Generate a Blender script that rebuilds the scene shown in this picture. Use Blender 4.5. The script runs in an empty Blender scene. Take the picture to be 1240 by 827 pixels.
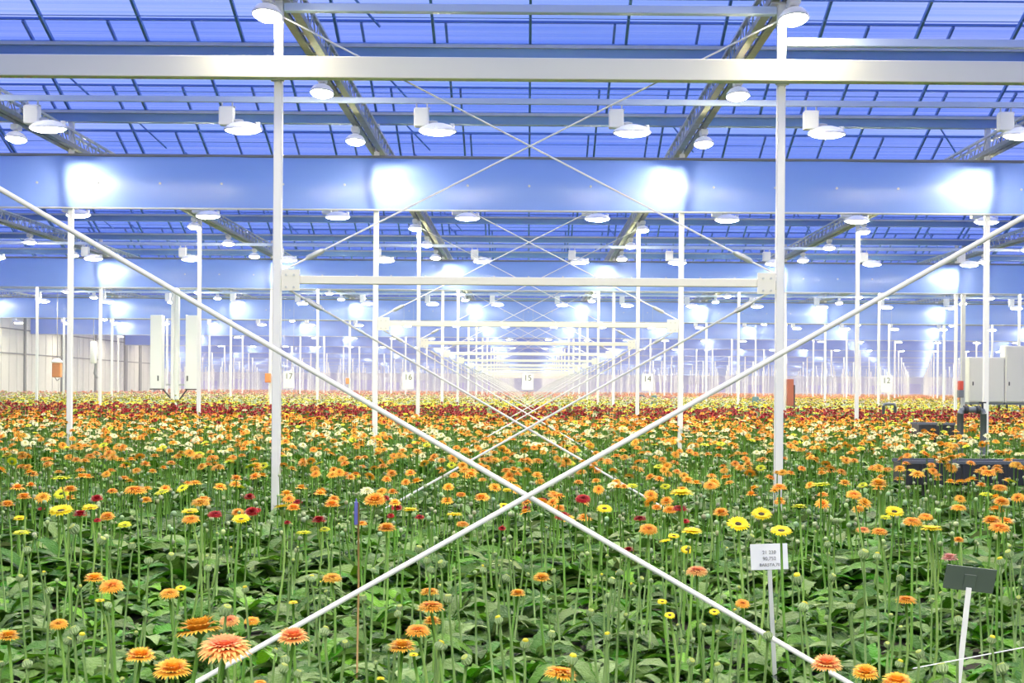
import bpy, math, random
import numpy as np
from mathutils import Matrix, Vector
random.seed(11)
rng = np.random.default_rng(7)
SC = bpy.context.scene
COL = SC.collection
PI = math.pi

# ------------------------------------------------------------------ measures
W = 4.5            # lateral spacing of the posts
BAY = 8.0          # spacing of the post rows along the view
D0 = 12.4          # distance of the nearest visible post row
ZC = 1.67          # eye height
F = 1676.0         # focal length in px of the 1240 px frame
NB = 26            # rows of posts
YEND = D0 + 27 * BAY
def bay(b): return D0 + b * BAY
def H(h): return ZC + h * W
def px(u, v, Y):   # point of the photograph at distance Y
    return ((u - 639) / F * Y, Y, ZC - (v - 474) / F * Y)

# ------------------------------------------------------------------ camera, sky, exposure
cd = bpy.data.cameras.new('camera'); cam = bpy.data.objects.new('camera', cd); COL.objects.link(cam)
cd.sensor_width = 36; cd.lens = F / 1240 * 36
cd.shift_x = -19 / 1240; cd.shift_y = 60.5 / 1240
cd.clip_end = 600; cd.clip_start = 0.05
cam.location = (0, 0, ZC)
cam.rotation_euler = (Matrix.Rotation(PI / 2, 4, 'X') @ Matrix.Rotation(math.radians(0.42), 4, 'Z')).to_euler()
SC.camera = cam
SC.view_settings.view_transform = 'Standard'; SC.view_settings.look = 'None'
SC.view_settings.gamma = 1; SC.view_settings.use_curve_mapping = False
SC.view_settings.exposure = 0.0
LAMP_E = 300.0                      # radiance of a lamp's opening
LAMP_C = (1.0, 0.90, 0.62)
SKY_A, SKY_B, SKY_S = (0.32, 0.48, 1.22), (0.54, 0.66, 1.45), 1.0
cy = SC.cycles
cy.use_denoising = True; cy.max_bounces = 8; cy.diffuse_bounces = 4; cy.glossy_bounces = 2
cy.transmission_bounces = 4; cy.transparent_max_bounces = 24; cy.use_light_tree = True
cy.sample_clamp_indirect = 6; cy.caustics_reflective = False; cy.caustics_refractive = False

world = bpy.data.worlds.new('dusk_sky'); SC.world = world; world.use_nodes = True
nt = world.node_tree; nt.nodes.clear()
wo = nt.nodes.new('ShaderNodeOutputWorld'); wb = nt.nodes.new('ShaderNodeBackground')
wt = nt.nodes.new('ShaderNodeTexCoord'); wn = nt.nodes.new('ShaderNodeTexNoise'); wr = nt.nodes.new('ShaderNodeValToRGB')
wn.inputs['Scale'].default_value = 2.2; wn.inputs['Detail'].default_value = 3
wr.color_ramp.elements[0].position = 0.35; wr.color_ramp.elements[0].color = (*SKY_A, 1)
wr.color_ramp.elements[1].position = 0.68; wr.color_ramp.elements[1].color = (*SKY_B, 1)
nt.links.new(wt.outputs['Generated'], wn.inputs['Vector']); nt.links.new(wn.outputs['Fac'], wr.inputs['Fac'])
nt.links.new(wr.outputs['Color'], wb.inputs['Color']); wb.inputs['Strength'].default_value = SKY_S
nt.links.new(wb.outputs[0], wo.inputs['Surface'])

# ------------------------------------------------------------------ materials
def mat(name):
    m = bpy.data.materials.new(name); m.use_nodes = True
    t = m.node_tree; t.nodes.clear()
    return m, t, t.nodes.new('ShaderNodeOutputMaterial')
def simple(name, c, rough=.5, metal=0, bump=0, bscale=30, var=0.0, vscale=3):
    m, t, o = mat(name)
    p = t.nodes.new('ShaderNodeBsdfPrincipled'); p.inputs['Roughness'].default_value = rough; p.inputs['Metallic'].default_value = metal
    p.inputs['Base Color'].default_value = (*c, 1)
    tc = t.nodes.new('ShaderNodeTexCoord')
    if var:
        n = t.nodes.new('ShaderNodeTexNoise'); n.inputs['Scale'].default_value = vscale; n.inputs['Detail'].default_value = 4
        r = t.nodes.new('ShaderNodeMapRange'); r.inputs['To Min'].default_value = 1 - var; r.inputs['To Max'].default_value = 1 + var
        x = t.nodes.new('ShaderNodeVectorMath'); x.operation = 'SCALE'; x.inputs[0].default_value = c
        t.links.new(tc.outputs['Object'], n.inputs['Vector']); t.links.new(n.outputs['Fac'], r.inputs['Value'])
        t.links.new(r.outputs[0], x.inputs['Scale']); t.links.new(x.outputs[0], p.inputs['Base Color'])
    if bump:
        n = t.nodes.new('ShaderNodeTexNoise'); n.inputs['Scale'].default_value = bscale
        b = t.nodes.new('ShaderNodeBump'); b.inputs['Strength'].default_value = bump
        t.links.new(tc.outputs['Object'], n.inputs['Vector']); t.links.new(n.outputs['Fac'], b.inputs['Height']); t.links.new(b.outputs[0], p.inputs['Normal'])
    t.links.new(p.outputs[0], o.inputs['Surface'])
    return m
def attr_mat(name, rough, trans, gloss, bump=0, bscale=60, rnd=.12):
    """colour of the thing itself comes from the mesh colour attribute, with a small random value per object"""
    m, t, o = mat(name)
    a = t.nodes.new('ShaderNodeVertexColor'); a.layer_name = 'Col'
    oi = t.nodes.new('ShaderNodeObjectInfo'); r = t.nodes.new('ShaderNodeMapRange')
    r.inputs['To Min'].default_value = 1 - rnd; r.inputs['To Max'].default_value = 1 + rnd
    x = t.nodes.new('ShaderNodeVectorMath'); x.operation = 'SCALE'
    t.links.new(oi.outputs['Random'], r.inputs['Value']); t.links.new(a.outputs['Color'], x.inputs[0]); t.links.new(r.outputs[0], x.inputs['Scale'])
    p = t.nodes.new('ShaderNodeBsdfPrincipled'); p.inputs['Roughness'].default_value = rough
    p.inputs['Specular IOR Level'].default_value = gloss
    tr = t.nodes.new('ShaderNodeBsdfTranslucent'); mx = t.nodes.new('ShaderNodeMixShader'); mx.inputs[0].default_value = trans
    t.links.new(x.outputs[0], p.inputs['Base Color']); t.links.new(x.outputs[0], tr.inputs['Color'])
    if bump:
        tc = t.nodes.new('ShaderNodeTexCoord')
        n = t.nodes.new('ShaderNodeTexNoise'); n.inputs['Scale'].default_value = bscale; n.inputs['Detail'].default_value = 3
        b = t.nodes.new('ShaderNodeBump'); b.inputs['Strength'].default_value = bump; b.inputs['Distance'].default_value = .02
        t.links.new(tc.outputs['Object'], n.inputs['Vector']); t.links.new(n.outputs['Fac'], b.inputs['Height']); t.links.new(b.outputs[0], p.inputs['Normal'])
    t.links.new(p.outputs[0], mx.inputs[1]); t.links.new(tr.outputs[0], mx.inputs[2]); t.links.new(mx.outputs[0], o.inputs['Surface'])
    return m
M = {}
M['white'] = simple('white_paint', (.86, .86, .83), .35, var=.03, vscale=2)
M['cream'] = simple('cream_paint', (.88, .86, .74), .4, var=.03, vscale=2)
M['galv'] = simple('galvanised_steel', (.58, .60, .58), .35, .35, var=.12, vscale=9)
M['rail'] = simple('rail_white_sky_tint', (.52, .62, .82), .4, .1)  # white-painted metal, with the sky's blue reflection put into the colour
M['truss'] = simple('weathered_steel', (.30, .31, .27), .45, .2, var=.35, vscale=14)
M['alu'] = simple('bar_aluminium_sky_tint', (.13, .26, .58), .4, .3)  # blue of the reflected sky is painted into the bars' base colour
M['gutter'] = simple('gutter_steel_sky_tint', (.26, .43, .95), .4, .3, var=.1, vscale=1)  # plain steel; the blue it reflects from the sky is in the colour
M['dark'] = simple('dark_plastic', (.035, .037, .045), .5, var=.2)
M['pipe'] = simple('grey_pipe', (.13, .15, .18), .35, var=.1)
M['grey'] = simple('light_grey_sheet', (.62, .63, .60), .5, var=.04, vscale=1)
M['signback'] = simple('sign_back_grey', (.10, .13, .11), .45, var=.1)
M['signwhite'] = simple('sign_white', (.80, .82, .86), .3)
M['ink'] = simple('grey_ink', (.22, .22, .23), .6)
M['black'] = simple('black_ink', (.02, .02, .02), .6)
M['red'] = simple('red_paint', (.55, .06, .03), .4)
M['brown'] = simple('rust_red_paint', (.38, .10, .05), .45)
M['orange'] = simple('orange_plastic', (.85, .30, .08), .4, var=.15, vscale=12)
M['teal'] = simple('teal_plastic', (.05, .16, .17), .4)
M['purple'] = simple('purple_plastic', (.11, .12, .42), .35)
M['bamboo'] = simple('bamboo', (.40, .25, .09), .6, var=.2, vscale=20)
M['soil'] = simple('dark_substrate', (.035, .028, .02), .9, bump=.6, bscale=12, var=.4, vscale=6)
M['floor'] = simple('floor_cloth', (.34, .34, .31), .9, var=.2)
M['wall'] = simple('wall_panel', (.66, .66, .62), .5, var=.05, vscale=.4)
M['pilaster'] = simple('pilaster_grey', (.20, .21, .22), .5)
M['lilac'] = simple('lilac_panel', (.60, .48, .84), .6, var=.2, vscale=.3)
M['farwall'] = simple('far_white_wall', (.80, .74, .82), .6, var=.05, vscale=.1)
M['blank'] = simple('tag_white', (.85, .85, .82), .5)
M['petal'] = attr_mat('petals', .55, .25, .3)
M['leaf'] = attr_mat('leaves', .45, .25, .38, bump=.7, bscale=55, rnd=.3)
M['stem'] = attr_mat('stems', .5, .15, .4, rnd=.15)
M['mat'] = attr_mat('leaf_cover', .6, .1, .3, bump=.6, bscale=8)
# lamp opening: this gives off light
m, t, o = mat('lamp_light'); e = t.nodes.new('ShaderNodeEmission'); e.inputs['Color'].default_value = (*LAMP_C, 1); e.inputs['Strength'].default_value = LAMP_E
t.links.new(e.outputs[0], o.inputs['Surface']); M['light'] = m
# lamp bowl: thin frosted shell
m, t, o = mat('lamp_bowl'); p = t.nodes.new('ShaderNodeBsdfPrincipled'); p.inputs['Base Color'].default_value = (.85, .86, .9, 1); p.inputs['Roughness'].default_value = .3
tr = t.nodes.new('ShaderNodeBsdfTranslucent'); tr.inputs['Color'].default_value = (.8, .82, .9, 1); mx = t.nodes.new('ShaderNodeMixShader'); mx.inputs[0].default_value = .0015
t.links.new(p.outputs[0], mx.inputs[1]); t.links.new(tr.outputs[0], mx.inputs[2]); t.links.new(mx.outputs[0], o.inputs['Surface']); M['bowl'] = m
# roof glazing with a thin pleated screen: sky shows through
m, t, o = mat('roof_glazing')
tc = t.nodes.new('ShaderNodeTexCoord'); mp = t.nodes.new('ShaderNodeMapping'); mp.inputs['Scale'].default_value = (.12, 16, 1)
n = t.nodes.new('ShaderNodeTexNoise'); n.inputs['Scale'].default_value = 1.0; n.inputs['Detail'].default_value = 5
cr = t.nodes.new('ShaderNodeValToRGB'); cr.color_ramp.elements[0].position = .38; cr.color_ramp.elements[0].color = (.76, .84, .99, 1)
cr.color_ramp.elements[1].position = .55; cr.color_ramp.elements[1].color = (.97, .97, 1, 1)
tp = t.nodes.new('ShaderNodeBsdfTransparent'); df = t.nodes.new('ShaderNodeBsdfDiffuse'); df.inputs['Color'].default_value = (.35, .4, .6, 1)
mx = t.nodes.new('ShaderNodeMixShader'); mx.inputs[0].default_value = .12
t.links.new(tc.outputs['Object'], mp.inputs['Vector']); t.links.new(mp.outputs[0], n.inputs['Vector']); t.links.new(n.outputs['Fac'], cr.inputs['Fac'])
t.links.new(cr.outputs[0], tp.inputs['Color']); t.links.new(tp.outputs[0], mx.inputs[1]); t.links.new(df.outputs[0], mx.inputs[2]); t.links.new(mx.outputs[0], o.inputs['Surface']); M['glass'] = m
# white film of the hanging screens; blue sky light put into its colours
m, t, o = mat('film_sky_tint')
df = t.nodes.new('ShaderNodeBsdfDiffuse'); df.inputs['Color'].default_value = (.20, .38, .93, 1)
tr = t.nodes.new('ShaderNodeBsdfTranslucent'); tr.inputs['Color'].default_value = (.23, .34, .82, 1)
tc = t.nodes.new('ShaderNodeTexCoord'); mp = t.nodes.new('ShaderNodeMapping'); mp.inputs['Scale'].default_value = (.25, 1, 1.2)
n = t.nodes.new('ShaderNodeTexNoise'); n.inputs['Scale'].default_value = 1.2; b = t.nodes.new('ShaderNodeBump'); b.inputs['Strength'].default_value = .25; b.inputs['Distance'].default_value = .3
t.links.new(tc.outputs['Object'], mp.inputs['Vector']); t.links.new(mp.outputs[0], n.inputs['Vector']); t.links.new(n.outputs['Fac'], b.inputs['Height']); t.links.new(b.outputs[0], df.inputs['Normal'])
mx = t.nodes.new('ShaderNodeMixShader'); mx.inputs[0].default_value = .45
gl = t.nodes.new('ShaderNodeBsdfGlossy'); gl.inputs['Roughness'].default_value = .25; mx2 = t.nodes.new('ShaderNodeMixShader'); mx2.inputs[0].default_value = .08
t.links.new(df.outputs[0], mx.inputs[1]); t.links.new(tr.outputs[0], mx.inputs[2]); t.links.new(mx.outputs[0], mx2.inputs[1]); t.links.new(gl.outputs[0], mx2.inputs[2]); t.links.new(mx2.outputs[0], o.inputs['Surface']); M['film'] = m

# ------------------------------------------------------------------ mesh helpers
class MB:
    def __init__(s): s.v = []; s.f = []; s.c = []; s.smooth = False
    def add(s, vs, fs, c=(1, 1, 1)):
        o = len(s.v); s.v += [tuple(p) for p in vs]; s.f += [tuple(i + o for i in f) for f in fs]
        s.c += (list(c) if len(c) == len(vs) and not isinstance(c[0], (int, float)) else [tuple(c)] * len(vs))
    def box(s, x0, x1, y0, y1, z0, z1, b=0, c=(1, 1, 1)):
        if b <= 0:
            s.add([(x0, y0, z0), (x1, y0, z0), (x1, y1, z0), (x0, y1, z0), (x0, y0, z1), (x1, y0, z1), (x1, y1, z1), (x0, y1, z1)],
                  [(0, 3, 2, 1), (4, 5, 6, 7), (0, 1, 5, 4), (1, 2, 6, 5), (2, 3, 7, 6), (3, 0, 4, 7)], c); return
        # box with chamfered vertical edges and top/bottom rims
        def ring(i, z): return [(x0 + i + b, y0 + i, z), (x1 - i - b, y0 + i, z), (x1 - i, y0 + i + b, z), (x1 - i, y1 - i - b, z), (x1 - i - b, y1 - i, z), (x0 + i + b, y1 - i, z), (x0 + i, y1 - i - b, z), (x0 + i, y0 + i + b, z)]
        vs = ring(b, z0) + ring(0, z0 + b) + ring(0, z1 - b) + ring(b, z1)
        fs = [tuple(range(7, -1, -1)), tuple(range(24, 32))]
        for k in range(3):
            for i in range(8): j = (i + 1) % 8; fs.append((k * 8 + i, k * 8 + j, k * 8 + 8 + j, k * 8 + 8 + i))
        s.add(vs, fs, c)
    def tube(s, pts, r, n=6, c=(1, 1, 1), cap=True):
        pts = [Vector(p) for p in pts]; rs = r if isinstance(r, (list, tuple)) else [r] * len(pts)
        vs = []; up = None
        for i, p in enumerate(pts):
            d = (pts[min(i + 1, len(pts) - 1)] - pts[max(i - 1, 0)]).normalized()
            if up is None: up = Vector((0, 0, 1)) if abs(d.z) < .9 else Vector((1, 0, 0))
            a = d.cross(up).normalized(); bb = a.cross(d).normalized(); up = bb
            for k in range(n):
                th = 2 * PI * k / n + PI / n; vs.append(p + (a * math.cos(th) + bb * math.sin(th)) * rs[i])
        fs = []
        for i in range(len(pts) - 1):
            for k in range(n): j = (k + 1) % n; fs.append((i * n + k, i * n + j, i * n + n + j, i * n + n + k))
        if cap: fs += [tuple(range(n)), tuple(range(len(vs) - 1, len(vs) - n - 1, -1))]
        s.add(vs, fs, c)
    def lathe(s, prof, n=16, sx=1, sy=1, o=(0, 0, 0), c=(1, 1, 1), close=True):
        vs = [(o[0] + r * sx * math.cos(2 * PI * k / n), o[1] + r * sy * math.sin(2 * PI * k / n), o[2] + z) for r, z in prof for k in range(n)]
        fs = []
        for i in range(len(prof) - 1):
            for k in range(n): j = (k + 1) % n; fs.append((i * n + k, i * n + j, i * n + n + j, i * n + n + k))
        if close: fs += [tuple(range(n - 1, -1, -1)), tuple(range((len(prof) - 1) * n, len(prof) * n))]
        s.add(vs, fs, c)
    def mesh(s, name, m, smooth=False, col=False):
        me = bpy.data.meshes.new(name); me.from_pydata(s.v, [], s.f); me.materials.append(M[m])
        if smooth: me.polygons.foreach_set('use_smooth', [True] * len(me.polygons))
        if col:
            a = me.color_attributes.new('Col', 'FLOAT_COLOR', 'POINT')
            a.data.foreach_set('color', np.array([(*c, 1) for c in s.c], dtype=np.float32).ravel())
        me.update(); return me
def obj(name, me, parent=None, loc=(0, 0, 0), rot=(0, 0, 0), sc=None):
    o = bpy.data.objects.new(name, me); COL.objects.link(o); o.location = loc; o.rotation_euler = rot
    if sc is not None: o.scale = sc
    if parent: o.parent = parent
    return o
def tag(o, label=None, cat=None, group=None, kind=None):
    if label: o['label'] = label
    if cat: o['category'] = cat
    if group: o['group'] = group
    if kind: o['kind'] = kind
    return o
def struct(name, me, loc=(0, 0, 0), parent=None):
    o = obj(name, me, parent, loc)
    if not parent: o['kind'] = 'structure'
    return o
def copy_tree(o, parent=None):
    c = o.copy(); COL.objects.link(c); c.parent = parent
    for ch in KIDS.get(o.name, []): copy_tree(ch, c)
    return c
KIDS = {}
def reg(root, *kids): KIDS[root.name] = list(kids); return root
ORD = ['zeroth', 'first', 'second', 'third', 'fourth', 'fifth', 'sixth', 'seventh', 'eighth', 'ninth', 'tenth', 'eleventh', 'twelfth', 'thirteenth', 'fourteenth', 'fifteenth',
       'sixteenth', 'seventeenth', 'eighteenth', 'nineteenth', 'twentieth']
def ordn(n):
    if n <= 20: return ORD[n]
    tens = {2: 'twenty', 3: 'thirty', 4: 'forty', 5: 'fifty'}[n // 10]
    return (tens + '-' + ORD[n % 10]) if n % 10 else tens[:-1] + 'ieth'
def side(k):   # k counts post lines: ... -2 -1 | 0 1 ...
    return (ordn(k + 1) + ' line right of the middle aisle') if k >= 0 else (ordn(-k) + ' line left of the middle aisle')

# ------------------------------------------------------------------ setting: floor, roof, walls
def halfw(Y): return min(96, .43 * max(Y, 0) + 12)
g = MB(); g.box(-100, 100, -15, YEND + 3, -.1, 0); struct('floor', g.mesh('floor', 'floor'))

GZ0, GZ1 = H(.871), H(.871) + .17
RIDGE = GZ1 + .84
xb = lambda Y: int(halfw(Y) / 1.125) + 1
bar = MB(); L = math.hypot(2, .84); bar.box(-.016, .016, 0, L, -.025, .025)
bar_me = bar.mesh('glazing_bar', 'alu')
pit = math.atan2(-.84, 2)
for k in range(-6, 55):
    y0 = D0 + k * 4.0; y1 = y0 + 4; ym = y0 + 2
    if y1 > YEND + 2: break
    hw = xb(y1) * 1.125
    g = MB()
    g.add([(-hw, y0, GZ1), (hw, y0, GZ1), (hw, ym, RIDGE), (-hw, ym, RIDGE), (-hw, y1, GZ1), (hw, y1, GZ1)], [(0, 1, 2, 3), (3, 2, 5, 4)])
    c = struct('ceiling', g.mesh('ceiling', 'glass'))
    near = -1 <= k <= 5
    bm = MB()
    bm.box(-hw, hw, ym - .02, ym + .02, RIDGE - .035, RIDGE - .005)
    for i in range(-xb(y1), xb(y1) + 1):
        x = i * 1.125
        if near:
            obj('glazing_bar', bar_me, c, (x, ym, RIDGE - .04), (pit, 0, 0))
        else:
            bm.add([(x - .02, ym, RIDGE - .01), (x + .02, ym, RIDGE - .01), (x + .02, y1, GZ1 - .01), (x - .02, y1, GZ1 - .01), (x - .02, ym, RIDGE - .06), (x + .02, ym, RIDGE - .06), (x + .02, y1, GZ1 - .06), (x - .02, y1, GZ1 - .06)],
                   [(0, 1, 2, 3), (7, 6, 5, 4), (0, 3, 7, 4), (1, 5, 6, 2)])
        if not near or True:
            if i % 4 == 2 and k > -1:   # vent struts reaching down from the glass
                bm.tube([(x, ym + .75, GZ1 + .55), (x + .55, ym + 1.25, GZ1 + .02)], .014, 4)
    if k > -2:
        for q, zz in ((.55, .50), (.95, .33), (1.3, .2)):
            bm.tube([(-hw, ym + q, GZ1 + zz - .06), (hw, ym + q, GZ1 + zz - .06)], .006 if q != .95 else .012, 4)
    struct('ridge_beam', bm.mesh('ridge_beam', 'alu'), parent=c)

gut = 0
farg = MB()
for k in range(-2, 55):
    Y = D0 + k * 4.0
    if Y > YEND: break
    hw = halfw(Y)
    g = MB() if k <= 16 else farg
    # folded steel channel, open at the top
    prof = [(-.13, .17), (-.10, .17), (-.055, .02), (.055, .02), (.10, .17), (.13, .17), (.07, 0), (-.07, 0)]
    vs = [(s_ * hw, Y + a, GZ0 + b) for s_ in (-1, 1) for a, b in prof]
    n = len(prof); fs = [(i, (i + 1) % n, n + (i + 1) % n, n + i) for i in range(n)]
    g.add(vs, fs)
    if k <= 16:
        gut += 1
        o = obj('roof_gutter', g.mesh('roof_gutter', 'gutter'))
        tag(o, f'sky-tinted steel roof gutter running across under the glass, {ordn(gut)} from the camera', 'gutter', 'roof gutters across the house')
        g2 = MB(); g2.box(-hw, hw, Y - .16, Y - .13, GZ0 + .11, GZ0 + .15); obj('drip_edge', g2.mesh('drip_edge', 'galv'), o)
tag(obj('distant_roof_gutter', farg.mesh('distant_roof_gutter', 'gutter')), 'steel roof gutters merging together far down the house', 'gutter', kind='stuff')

# left side wall with pilasters, far wall
XW = -5.5 * W
g = MB(); g.box(XW - .15, XW, -14, 92, 0, H(.86)); wl = struct('wall_left', g.mesh('wall_left', 'wall'))
for Y, wd in ((56, .3), (62, .3), (67.9, .15), (73.3, .9), (79, .25), (84.8, .5), (88, .45), (91.5, .7)):
    g = MB(); g.box(XW, XW + .09, Y, Y + wd, 0, H(.86), .01); struct('trim_1', g.mesh('trim', 'pilaster'))
for Z in (H(.36), H(.62)):
    g = MB(); g.box(XW, XW + .05, 20, 92, Z, Z + .06); struct('trim_2', g.mesh('trim', 'pilaster'))
for i in range(60):
    pass
g = MB()
for i in range(72):
    g.box(XW, XW + .02, 20 + i, 20.05 + i, 0, H(.86))
struct('panel_seam', g.mesh('panel_seam', 'grey'), parent=wl)
g = MB(); g.box(XW, 98, -14.2, -14, 0, H(.95)); struct('wall_front', g.mesh('wall_front', 'wall'))
g = MB(); g.box(98, 98.2, -14, YEND, 0, H(.95)); struct('wall_right', g.mesh('wall_right', 'wall'))
g = MB(); g.box(-100, 100, YEND, YEND + .3, 0, H(.72)); fw = struct('wall_back', g.mesh('wall_back', 'farwall'))
for i in range(-18, 19):
    x = i * 5 + 1.2
    if abs(i) < 2: continue
    g = MB(); g.box(x, x + (2.6 if i % 3 else 3.6), YEND - .12, YEND - .02, .4, H(.30 if i % 2 else .38)); g.box(x + 1.25, x + 1.33, YEND - .16, YEND - .1, .4, H(.3))
    struct('window_%d' % (i + 19), g.mesh('window', 'lilac'))

# ------------------------------------------------------------------ posts
def post_mesh(top, base=0.0):
    g = MB(); g.box(-.037, .037, -.037, .037, base, top, .007); return g
pm = post_mesh(H(.775)).mesh('shaft', 'white')
pmo = post_mesh(H(.871)).mesh('shaft', 'white')
cap = MB(); cap.box(-.10, .10, -.06, .06, H(.775) - .012, H(.775), 0); cap_me = cap.mesh('head_plate', 'galv')
foot = MB(); foot.box(-.09, .09, -.09, .09, 0, .05, .01); foot_me = foot.mesh('foot_plate', 'galv')
cells = []
for n in range(-1, NB + 1):
    Y = bay(n)
    for k in range(-40, 40):
        x = (k + .5) * W
        if x < XW and Y < 93: continue
        if abs(x) > .375 * Y + (1.2 * W if n < 2 else 1.0): continue
        cells.append((Y, n, k, x))
cells.sort(key=lambda c: (c[0], abs(c[3])))
far = MB()
for idx, (Y, n, k, x) in enumerate(cells):
    if idx < 290:
        if idx < 60:
            r = obj('steel_post', None, None, (x, Y, 0)); obj('shaft', pm if n % 2 == 0 else pmo, r); obj('foot_plate', foot_me, r)
            if n % 2 == 0: obj('head_plate', cap_me, r)
        else:
            r = obj('steel_post', pm if n % 2 == 0 else pmo, None, (x, Y, 0))
        tag(r, f'slim white steel post, {ordn(n + 2)} row from the camera, {side(k)}', 'post', 'white posts of the greenhouse')
    else:
        far.box(x - .05, x + .05, Y - .05, Y + .05, 0, H(.775 if n % 2 == 0 else .871))
tag(obj('distant_post', far.mesh('distant_post', 'white')), 'white posts crowding together in the far distance', 'post', kind='stuff')

# ------------------------------------------------------------------ lattice girders along the view, over every line of posts
TZ = H(.78)
def girder_meshes():
    b = MB()
    for x in (-.10, .02): b.box(x, x + .08, 0, BAY, TZ, TZ + .018)
    for i in range(20): b.box(-.10, .10, i * .4 + .1, i * .4 + .16, TZ + .018, TZ + .03)
    for x in (-.10, .094): b.box(x, x + .006, 0, BAY, TZ + .018, TZ + .06)
    tp = MB()
    for x in (-.09, .05): tp.box(x, x + .04, 0, BAY, TZ + .24, TZ + .27)
    w_ = MB()
    for x in (-.08, .08):
        for i in range(20):
            y = i * .4; w_.tube([(x, y, TZ + .03), (x, y + .2, TZ + .245), (x, y + .4, TZ + .03)], .009, 4)
    # hoses and cables carried on the girder
    h = MB(); h.tube([(.045, 0, TZ + .04), (.045, BAY, TZ + .04)], .02, 5); h.tube([(-.03, 0, TZ + .035), (-.03, BAY, TZ + .035)], .012, 4)
    return b.mesh('bottom_chord', 'truss'), tp.mesh('top_chord', 'galv'), w_.mesh('lattice_web', 'galv'), h.mesh('cable', 'dark')
gb, gt, gw, gh = girder_meshes()
r0 = None; fg = MB()
for n in range(-1, NB):
    for k in range(-30, 30):
        x = (k + .5) * W
        if x < XW - 1 and bay(n) < 92: continue
        if abs(x) > .38 * bay(n + 1) + 2: continue
        if n < 9:
            if r0 is None:
                r0 = obj('lattice_girder', None); r = r0
                reg(r0, obj('bottom_chord', gb, r0), obj('top_chord', gt, r0), obj('lattice_web', gw, r0), obj('cable', gh, r0))
            else: r = copy_tree(r0)
            r.location = (x, bay(n), 0)
            tag(r, f'steel lattice girder, {ordn(n + 2)} span back, {side(k)}', 'girder', 'lattice girders running down the house')
        else:
            fg.box(x - .1, x + .1, bay(n), bay(n + 1), TZ, TZ + .25)
tag(obj('distant_girder', fg.mesh('distant_girder', 'truss')), 'girders far down the greenhouse roof', 'girder', kind='stuff')

# ------------------------------------------------------------------ hanging white screens in every second bay
nb = 0
for n in range(1, NB, 2):
    Y = bay(n) - .10; hw = halfw(Y); nb += 1
    xl = max(-hw, XW + .2) if Y < 92 else -hw
    z0, z1 = H(.59), H(.757)
    r = obj('hanging_screen', None, None, (0, Y, 0))
    g = MB(); N = int((hw - xl) / .6); vs = []; fs = []
    for i in range(N + 1):
        x = xl + (hw - xl) * i / N
        for j, z in enumerate((z0, z0 + .25, z0 + .5, z1)): vs.append((x, .012 * math.sin(i * 1.7 + j) - (.03 if j in (1, 2) else 0), z))
    for i in range(N):
        for j in range(3): fs.append((i * 4 + j, i * 4 + 4 + j, i * 4 + 5 + j, i * 4 + 1 + j))
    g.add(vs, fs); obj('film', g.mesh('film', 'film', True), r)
    g = MB(); g.tube([(xl, 0, z1 + .015), (hw, 0, z1 + .015)], .022, 6); obj('top_rail', g.mesh('top_rail', 'pilaster'), r)
    g = MB(); g.tube([(xl, 0, z0 - .01), (hw, 0, z0 - .01)], .016, 6); obj('bottom_rail', g.mesh('bottom_rail', 'galv'), r)
    if n < 6:
        for i in range(-12, 13):
            x = i * W / 5 * 1.0
            if x < xl or x > hw: continue
            g = MB(); g.lathe([(.0, -.005), (.018, 0), (.018, .01), (0, .014)], 8); c = obj('eyelet', g.mesh('eyelet', 'galv'), r, (x, -.05, z0 + .35), (PI / 2, 0, 0))
    tag(r, f'broad white film screen hanging across the house under the gutters, {ordn(nb)} from the camera', 'screen', 'hanging film screens')

# ------------------------------------------------------------------ cross beams and rods
def beam(name, label, x0, x1, Y, z0, z1, dy, m='cream', group=None, parts=True):
    r = obj(name, None, None, (x0, Y, z0)); g = MB(); g.box(0, x1 - x0, -dy / 2, dy / 2, 0, z1 - z0, .006); obj('beam_body', g.mesh('beam_body', m), r)
    return tag(r, label, 'beam', group), r
b0, r = beam('cross_beam', 'wide cream-white box beam crossing the whole picture in front of the nearest posts', -9.5, 9.5, bay(0) - .12, H(.613), H(.655), .12)
for x in (-1.5 * W, -.5 * W, .5 * W, 1.5 * W):
    g = MB(); g.box(-.06, .06, .06, .075, -.01, .20); obj('clamp_plate', g.mesh('clamp_plate', 'galv'), r, (x + 9.5, 0, 0))
    g = MB(); g.tube([(-.03, .06, -.01), (-.03, .17, -.01), (.03, .17, -.01), (.03, .06, -.01)], .006, 5); obj('u_bolt', g.mesh('u_bolt', 'galv'), r, (x + 9.5, 0, -.008))
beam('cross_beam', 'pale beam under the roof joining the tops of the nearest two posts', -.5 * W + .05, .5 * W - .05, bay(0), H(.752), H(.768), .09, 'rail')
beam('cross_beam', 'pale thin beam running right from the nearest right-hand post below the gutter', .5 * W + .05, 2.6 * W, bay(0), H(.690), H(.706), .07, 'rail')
ZM, ZB, ZT = H(.2188), H(-.36), H(.745)
def rod(a, b, r=.0105, tb=True, label='', thick=None):
    a = Vector(a); b = Vector(b); d = b - a
    o = obj('bracing_rod', None, None, a); g = MB(); g.tube([(0, 0, 0), d], thick or r, 8); obj('rod', g.mesh('rod', 'white', True), o)
    if tb:
        n = d.normalized(); p = n * .28
        g = MB(); g.tube([p, p + n * .03, p + n * .16, p + n * .19], [.012, .026, .026, .012], 8); obj('turnbuckle', g.mesh('turnbuckle', 'galv', True), o)
    return tag(o, label, 'rod', 'crossed bracing rods')
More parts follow.
